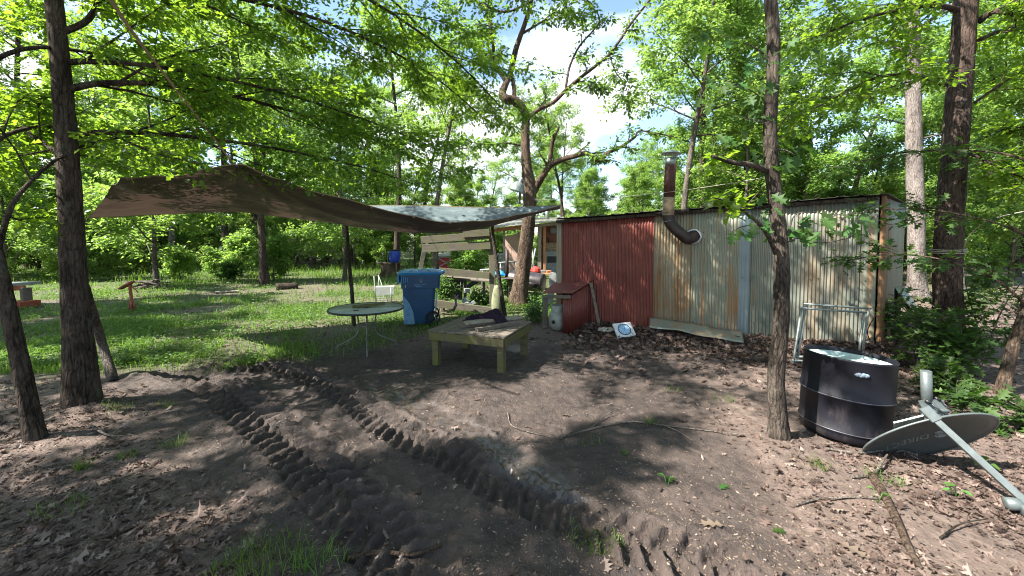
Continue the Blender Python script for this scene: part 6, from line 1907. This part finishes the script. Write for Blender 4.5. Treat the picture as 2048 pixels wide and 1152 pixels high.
# ------------------------------------------------------------------ lamp shade on the crooked tree
lc = P(1037, 372, 8.95)
lp_ = thing('yard_lamp', 'dented metal lamp shade fixed to the trunk of the crooked tree', 'lamp', lc)
Ml = Matrix.Translation(lc) @ Matrix.Rotation(R(24), 4, 'Y') @ Matrix.Rotation(R(6), 4, 'X')
m = MB(); m.lathe([(.185, -.13), (.18, -.10), (.16, -.03), (.115, .05), (.06, .09), (.03, .10)], 26, Ml, close_top=True); m.build('shade', MATS['galvanised'], lp_, solid=.003)
m = MB(); m.lathe([(.04, .09), (.045, .17), (.03, .2)], 12, Ml, close_top=True); m.build('socket', MATS['grey_plastic'], lp_)
m = MB(); m.tube([Ml @ Vector((0, 0, .15)), lc + Vector((.14, .1, .12)), lc + Vector((.24, .22, .05))], .015, 7); m.build('arm', MATS['galvanised'], lp_)

# ------------------------------------------------------------------ far left: red bench, rusty stand, brush pile, logs
yl = 9.0
bn2 = thing('red_bench', 'red wooden bench under a small pale table top at the edge of the lawn', 'bench', G(35, 622))
MB().beam(P(18, 609, yl), P(62, 608, yl), .4, .14).build('seat', MATS['wood_red'], bn2)
MB().beam(P(-30, 570, yl + .3), P(48, 568, yl + .3), .7, .06).build('table_top', MATS['white_paint'], bn2)
MB().beam(P(-30, 578, yl + .1), P(50, 576, yl + .1), .05, .1).build('apron', MATS['wood_red'], bn2)
for x_, d_ in ((46, .0), (57, .35), (10, .1)): MB().beam(P(x_, 575, yl + d_), P(x_ + 4, 622, yl + d_), .08, .08, Vector((1, 0, 0))).build('post', MATS['wood_grey'], bn2)
ys2 = 8.7
rs = thing('rusty_stand', 'rusty red iron stand with a tilted oblong head on the lawn', 'stand', G(265, 626))
m = MB(); q, r_ = smooth_path([P(263, 606, ys2), P(262, 590, ys2), P(260, 576, ys2), P(262, 570, ys2)], .03, 5); m.tube(q, r_, 9); m.build('post', MATS['rusty_red'], rs)
for k in range(6):
    a = k * math.pi / 3; f0 = P(265, 626, ys2); f0.z = 0
    MB().tube([P(263, 600, ys2) + Vector((.02 * math.cos(a), .02 * math.sin(a), 0)), f0 + Vector((.07 * math.cos(a), .07 * math.sin(a), -.01))], .016, 6).build('leg', MATS['rusty_red'], rs)
m = MB(); hd = P(254, 570, ys2)
m.lathe([(.02, -.2), (.06, -.16), (.075, 0), (.06, .14), (.02, .18)], 12, Matrix.Translation(hd) @ Matrix.Rotation(R(62), 4, 'Y') @ Matrix.Scale(.5, 4, (1, 0, 0)), close_top=True, close_bot=True); m.build('head', MATS['rusty_red'], rs)
MB().tube([P(262, 573, ys2), P(272, 580, ys2 - .1), P(276, 585, ys2 - .1)], .012, 6).build('handle', MATS['rusty_red'], rs)
def stick_heap(name, label, c, n, L, r, mat, spread, seed, hmax):
    rg = random.Random(seed); o = thing(name, label, 'brush', (c.x, c.y, 0))
    for k in range(n):
        p = c + Vector((rg.uniform(-spread, spread), rg.uniform(-spread * .6, spread * .6), 0)); p.z = .03 + hmax * rg.random() * (1 - abs(p.x - c.x) / spread * .7)
        a = rg.uniform(-.6, .6); l_ = L * rg.uniform(.5, 1.1)
        d = Vector((math.cos(a), math.sin(a) * .8, rg.uniform(-.25, .25))).normalized() * l_ / 2
        e1_, e2_ = p - d, p + d
        e1_.z = max(e1_.z, .02); e2_.z = max(e2_.z, .02)
        MB().tube([e1_, (e1_ + e2_) / 2 + Vector((0, 0, rg.uniform(0, .08))), e2_], [r * rg.uniform(.6, 1.2), r, r * .5], 6).build('branch', MATS[mat], o)
stick_heap('brush_pile', 'pile of dark cut branches in the grass behind the rusty stand', G(292, 580), 16, 1.0, .03, 'bark_grey', .55, 2, .3)
stick_heap('brush_pile', 'small heap of grey sticks in the grass right of the dark brush pile', G(321, 577), 7, .4, .03, 'twig_grey', .15, 3, .18)
stick_heap('brush_pile', 'tall heap of dead brown branches at the edge of the wood', G(585, 533), 46, 2.2, .035, 'twig_grey', 1.9, 4, 2.0)
def log(name, a, b, r, mat, label):
    o = thing(name, label, 'log', (a.x, a.y, 0))
    d = b - a; q = [a.lerp(b, k / 6) + Vector((0, 0, .01 * math.sin(k))) for k in range(7)]
    MB().tube(q, [r * (1 + .08 * math.sin(3 * k)) for k in range(7)], 12, rough=.06).build('bark', MATS[mat], o)
ga_ = G(552, 580); log('log', Vector((ga_.x, ga_.y, .1)), Vector((ga_.x + .55, ga_.y + .3, .1)), .11, 'bark_oak', 'short mossy log beside the straight red-brown trunk')
ga_ = G(430, 588); gb2 = G(478, 585); m = MB(); m.beam(Vector((ga_.x, ga_.y, .05)), Vector((gb2.x, gb2.y, .05)), .2, .03); tag(m.build('board', MATS['wood_pale']), 'bleached board lying in the lawn left of the red-brown trunk', 'board')

# leaning tin sheet at the right end of the shed
m = MB(); a, b, c_, d_ = P(1790, 575, 6.3), P(1808, 572, 6.9), P(1868, 668, 6.6), P(1846, 672, 6.0)
m.grid(lambda u, v: a.lerp(b, u).lerp(d_.lerp(c_, u), v) + Vector((0, 0, .008 * math.sin(40 * u))), 24, 4)
tag(m.build('leaning_sheet', MATS['tin_grey'], solid=.003), 'ribbed tin sheet leaning against the end of the tin shed', 'sheet metal')
m = MB(); m.beam(P(1796, 588, 5.9), P(1852, 668, 5.7), .05, .03, Vector((1, 0, 0))); tag(m.build('leaning_board', MATS['stick_bark']), 'dark board propped at the end of the tin shed', 'board')

# ------------------------------------------------------------------ shrubs, sprouts, tufts, fallen wood
def shrub(base, n_stems, h, spread, leafkind, mat, size, per_m, seed, label, group=None, name='shrub', bias=None):
    rg = random.Random(seed); nrg = np.random.default_rng(seed)
    S = dict(SPRAY, kids=[6, 5, 4], max=2, len=[.5, .5, .5], seg=[.2, .14, .12], wander=[.08, .12, .14], ang=[55, 50, 45], t0=[.25, .1, .1])
    if bias is not None: S['bias'] = bias
    root = thing(name, label, 'shrub', base, group=group)
    out = dict(tubes=[], twigs=[])
    for k in range(n_stems):
        a = rg.uniform(0, 6.28); s_ = spread * rg.uniform(.2, 1)
        grow(rg, Vector((rg.uniform(-.1, .1), rg.uniform(-.1, .1), -.03)), Vector((math.cos(a) * s_, math.sin(a) * s_, 1)), h * rg.uniform(.7, 1.1), .008 + .004 * h, 0, S, out)
    link('stem', wood_mesh('stem', out['tubes'], [6, 5, 4], 2), MATS['bark_grey'], root)
    V, T = leaves_of(nrg, out['twigs'], leafkind, per_m, size, .06, -.05, .35)
    link('foliage', np_mesh('foliage', V, T), MATS[mat], root)
    return root
for k, (px, py, ns, h, sp, lab) in enumerate((
    (1835, 742, 3, .85, .5, 'lobed-leaf oak shrub between the tin shed and the thick oak'),
    (1915, 765, 3, .75, .6, 'leafy oak shrub growing in front of the thick roped oak'),
    (1990, 735, 4, 1.2, .5, 'tall leafy shrub right of the thick roped oak'),
    (1880, 800, 3, .35, .8, 'low spreading shrub behind the satellite dish mast'),
    (1995, 850, 2, .3, .8, 'low green shrub touching the end of the satellite dish'),
    (1790, 700, 2, .8, .5, 'thin shrub growing at the end of the tin shed'))):
    shrub(G(px, py), ns, h, sp, 'oak', 'leaf_shrub', (.07, .14), 26, 100 + k, lab)
shrub(G(884, 622), 5, .75, .35, 'ovate', 'weed', (.05, .09), 45, 130, 'bright green bush growing between the blue bin and the dark panel')
shrub(G(455, 566), 6, .8, .6, 'ovate', 'leaf_shrub', (.1, .16), 30, 131, 'small pale bush on the lawn in front of a grey trunk')
shrub(G(1120, 650) + Vector((-.5, .3, 0)), 5, .35, .6, 'ovate', 'weed', (.04, .07), 40, 132, 'low weeds beside the post of the tin lean-to')
shrub(G(965, 612), 6, .4, .8, 'ovate', 'weed', (.06, .1), 36, 133, 'sunlit weeds under the rail frame')
shrub(G(1075, 615), 6, .4, .8, 'ovate', 'weed', (.05, .09), 36, 134, 'low weeds at the foot of the barrel grill')
shrub(G(1010, 590), 7, .5, .8, 'ovate', 'weed', (.06, .1), 30, 135, 'patch of weeds behind the forked leaning stick')

def tuft(px, py, n, h, r, label, seed, mat='grass'):
    b = G(px, py); rg = np.random.default_rng(seed)
    a = rg.uniform(0, 6.28, n); q = r * np.sqrt(rg.random(n))
    X, Y = b.x + q * np.cos(a), b.y + q * np.sin(a) * .7
    Z = ground_height(X, Y)
    V, T = blades(X - b.x, Y - b.y, Z - .008, rg.uniform(.5, 1.1, n) * h, np.full(n, .0022), rg, 1.1)
    o = link('grass_tuft', np_mesh('grass_tuft', V, T), MATS[mat]); o.location = (b.x, b.y, 0)
    tag(o, label, 'grass')
for k, (px, py, n, h, r, lab) in enumerate((
    (545, 1120, 150, .15, .22, 'thick tuft of long grass at the edge of the wheel ruts'),
    (640, 1130, 70, .13, .12, 'bright grass tuft touching the wide rut'),
    (480, 1140, 60, .11, .14, 'thin grass tuft beside the thick tuft'),
    (165, 935, 60, .11, .06, 'short bright grass tuft near the leaning oak stem'),
    (255, 915, 50, .08, .08, 'small grass tuft below the mound of the dark oak'),
    (230, 830, 60, .10, .14, 'grass growing at the foot of the dark oak'),
    (330, 815, 40, .08, .1, 'sparse grass between the dark oak and the ruts'),
    (130, 1020, 60, .09, .16, 'patch of thin grass on the littered soil in front of the leaning stem'),
    (350, 890, 40, .11, .1, 'long bent grass blades beside the sunlit soil'),
    (1190, 1080, 170, .06, .16, 'low clover patch beside the deep rut'),
    (1300, 850, 30, .12, .05, 'grass sprig beside the fallen forked branch'),
    (1180, 885, 40, .05, .12, 'flat patch of pale grass on the dry soil'),
    (1640, 945, 30, .12, .07, 'grass blades between the black barrel and the bare soil'),
    (1770, 965, 40, .12, .12, 'dry grass around the rotten root near the dish'),
    (1450, 800, 30, .10, .12, 'sparse grass in front of the thin oak'),
    (1345, 780, 25, .10, .1, 'few blades of grass on the dark soil before the tan tin wall'),
    (960, 690, 45, .09, .1, 'green grass tuft under the low wooden table'),
    (870, 650, 70, .14, .25, 'long grass around the wheel of the blue bin'),
    (780, 655, 70, .13, .25, 'long grass in front of the blue bin'))):
    tuft(px, py, n, h, r, lab, 200 + k)

def sprout(px, py, n, size, label, seed):
    b = G(px, py); rg = np.random.default_rng(seed); b.z = float(ground_height(np.array([b.x]), np.array([b.y]))[0])
    o = thing('seedling', label, 'seedling', b)
    for k in range(n):
        a = rg.uniform(0, 6.28); h = rg.uniform(.04, .09)
        MB().tube([(0, 0, -.01), (.02 * math.cos(a), .02 * math.sin(a), h)], .0018, 5).build('stem', MATS['weed'], o, world=False)
        V, T = scatter(leaf_tpl('ovate'), np.array([[.02 * math.cos(a), .02 * math.sin(a), h]]), np.array([[math.cos(a), math.sin(a), .1]]), np.array([[rg.normal(0, .2), rg.normal(0, .2), 1]]), np.array([size * rg.uniform(.7, 1.1)]))
        link('leaf', np_mesh('leaf', V, T), MATS['weed'], o)
sprout(1915, 995, 4, .07, 'bright green seedling with rounded leaves in front of the dish', 1)
sprout(1965, 930, 4, .1, 'seedling with long pointed leaves under the dish arm', 2)
sprout(1335, 975, 3, .05, 'tiny green seedling on the sunlit soil', 3)
sprout(1755, 1010, 3, .04, 'small weed sprouting by the rotten root', 4)

# fallen green leaves lying singly on the soil
for k, (px, py, s_) in enumerate(((1335, 972, .11), (1440, 978, .10), (1543, 1065, .08), (1255, 915, .1), (1450, 1058, .14), (395, 1075, .13), (270, 1110, .14), (960, 800, .08), (1140, 835, .09), (1675, 1090, .13))):
    b = G(px, py); b.z = float(ground_height(np.array([b.x]), np.array([b.y]))[0]) + .012
    a = NPR.uniform(0, 6.28)
    V, T = scatter(leaf_tpl('oak'), np.zeros((1, 3)), np.array([[math.cos(a), math.sin(a), .05]]), np.array([[NPR.normal(0, .2), NPR.normal(0, .2), 1.]]), np.array([s_]), np.array([.5]))
    o = link('fallen_leaf', np_mesh('fallen_leaf', V, T), MATS['leaf_shrub' if k < 4 else 'leaf_litter']); o.location = b
    tag(o, 'single fresh green oak leaf fallen on the bare soil' if k < 4 else 'single large dry oak leaf lying on the bare soil', 'leaf', 'fresh green leaves on the soil' if k < 4 else 'large dry leaves on the soil')

# twigs and fallen branches
def fallen(label, paths, r, mat='twig_grey'):
    o = thing('fallen_branch', label, 'branch', Vector(paths[0][0]))
    for i, pp in enumerate(paths):
        q, rr = smooth_path(pp, [r * (.9 if i == 0 else .6), r * (.45 if i == 0 else .25)], 6)
        MB().tube(q, rr, 7, rough=.08, seed=i).build('stem' if i == 0 else 'side_twig', MATS[mat], o)
def GZ_(px, py, dz=.012):
    g = G(px, py); g.z = float(ground_height(np.array([g.x]), np.array([g.y]))[0]) + dz; return g
fallen('long fallen branch with side twigs lying on the sunlit soil before the thin oak', [[GZ_(1120, 878), GZ_(1180, 865), GZ_(1260, 848), GZ_(1330, 855), GZ_(1400, 862), GZ_(1490, 880)], [GZ_(1180, 865), GZ_(1210, 840, .03), GZ_(1240, 828, .05), GZ_(1275, 820, .06)], [GZ_(1330, 855), GZ_(1360, 870), GZ_(1385, 885)]], .009)
fallen('thin curved twig in the dark mud in front of the low table', [[GZ_(1015, 828), GZ_(1022, 850), GZ_(1050, 865), GZ_(1100, 875), GZ_(1125, 880)]], .005)
fallen('pale branch with a fork lying in front of the black barrel', [[GZ_(1650, 905), GZ_(1720, 910, .02), GZ_(1790, 903, .03), GZ_(1835, 925, .03)], [GZ_(1770, 905), GZ_(1745, 875, .08), GZ_(1728, 842, .22)], [GZ_(1790, 905), GZ_(1810, 910, .04), GZ_(1838, 918, .03)]], .011)
fallen('bent grey root end sticking out of the leaves below the barrel', [[GZ_(1700, 962), GZ_(1745, 955, .02), GZ_(1765, 935, .05), GZ_(1775, 920, .05)]], .013)
fallen('stick lying in the leaves at the lower edge of the bare soil near the dish', [[GZ_(1590, 1015), GZ_(1640, 1005), GZ_(1700, 1003), GZ_(1765, 1005)]], .008)
fallen('rotten root with peeling bark running through the dry leaves', [[GZ_(1745, 960, .02), GZ_(1765, 1000, .03), GZ_(1790, 1050, .03), GZ_(1815, 1100, .02), GZ_(1835, 1140, .02)]], .03, 'bark_curvy')
fallen('dark twig among the leaves in front of the dish receiver', [[GZ_(1880, 1085), GZ_(1920, 1062, .03), GZ_(1975, 1050, .03)]], .006, 'stick_bark')
fallen('forked stick on the mound beside the dark oak', [[GZ_(180, 868, .03), GZ_(220, 885, .04), GZ_(275, 880, .04)], [GZ_(220, 885, .04), GZ_(245, 872, .06)]], .011)
fallen('muddy half-buried root at the lower end of the wide rut', [[GZ_(690, 1112), GZ_(760, 1106, .02), GZ_(830, 1105, .02), GZ_(885, 1095, .01)]], .016, 'bark_curvy')
fallen('long stick pointing at the thick oak through the shrubs', [[GZ_(1770, 745, .05), GZ_(1830, 722, .12), GZ_(1900, 700, .3), GZ_(1930, 692, .36)]], .012)
fallen('pale branch lying behind the dish bracket', [[GZ_(1800, 780, .04), GZ_(1870, 800, .05), GZ_(1950, 812, .05), GZ_(2010, 830, .04)]], .018)
fallen('thin stick lying on the leaves before the tan tin wall', [[GZ_(1370, 730), GZ_(1420, 738), GZ_(1470, 742)]], .008)
fallen('dry leafless shoot rising at the end of the tin shed', [[GZ_(1745, 705), P(1735, 665, 5.2), P(1745, 640, 5.2), P(1757, 625, 5.2)], [GZ_(1745, 705), P(1760, 690, 5.2), P(1795, 660, 5.2)]], .008, 'stick_bark')
if False:
    pass
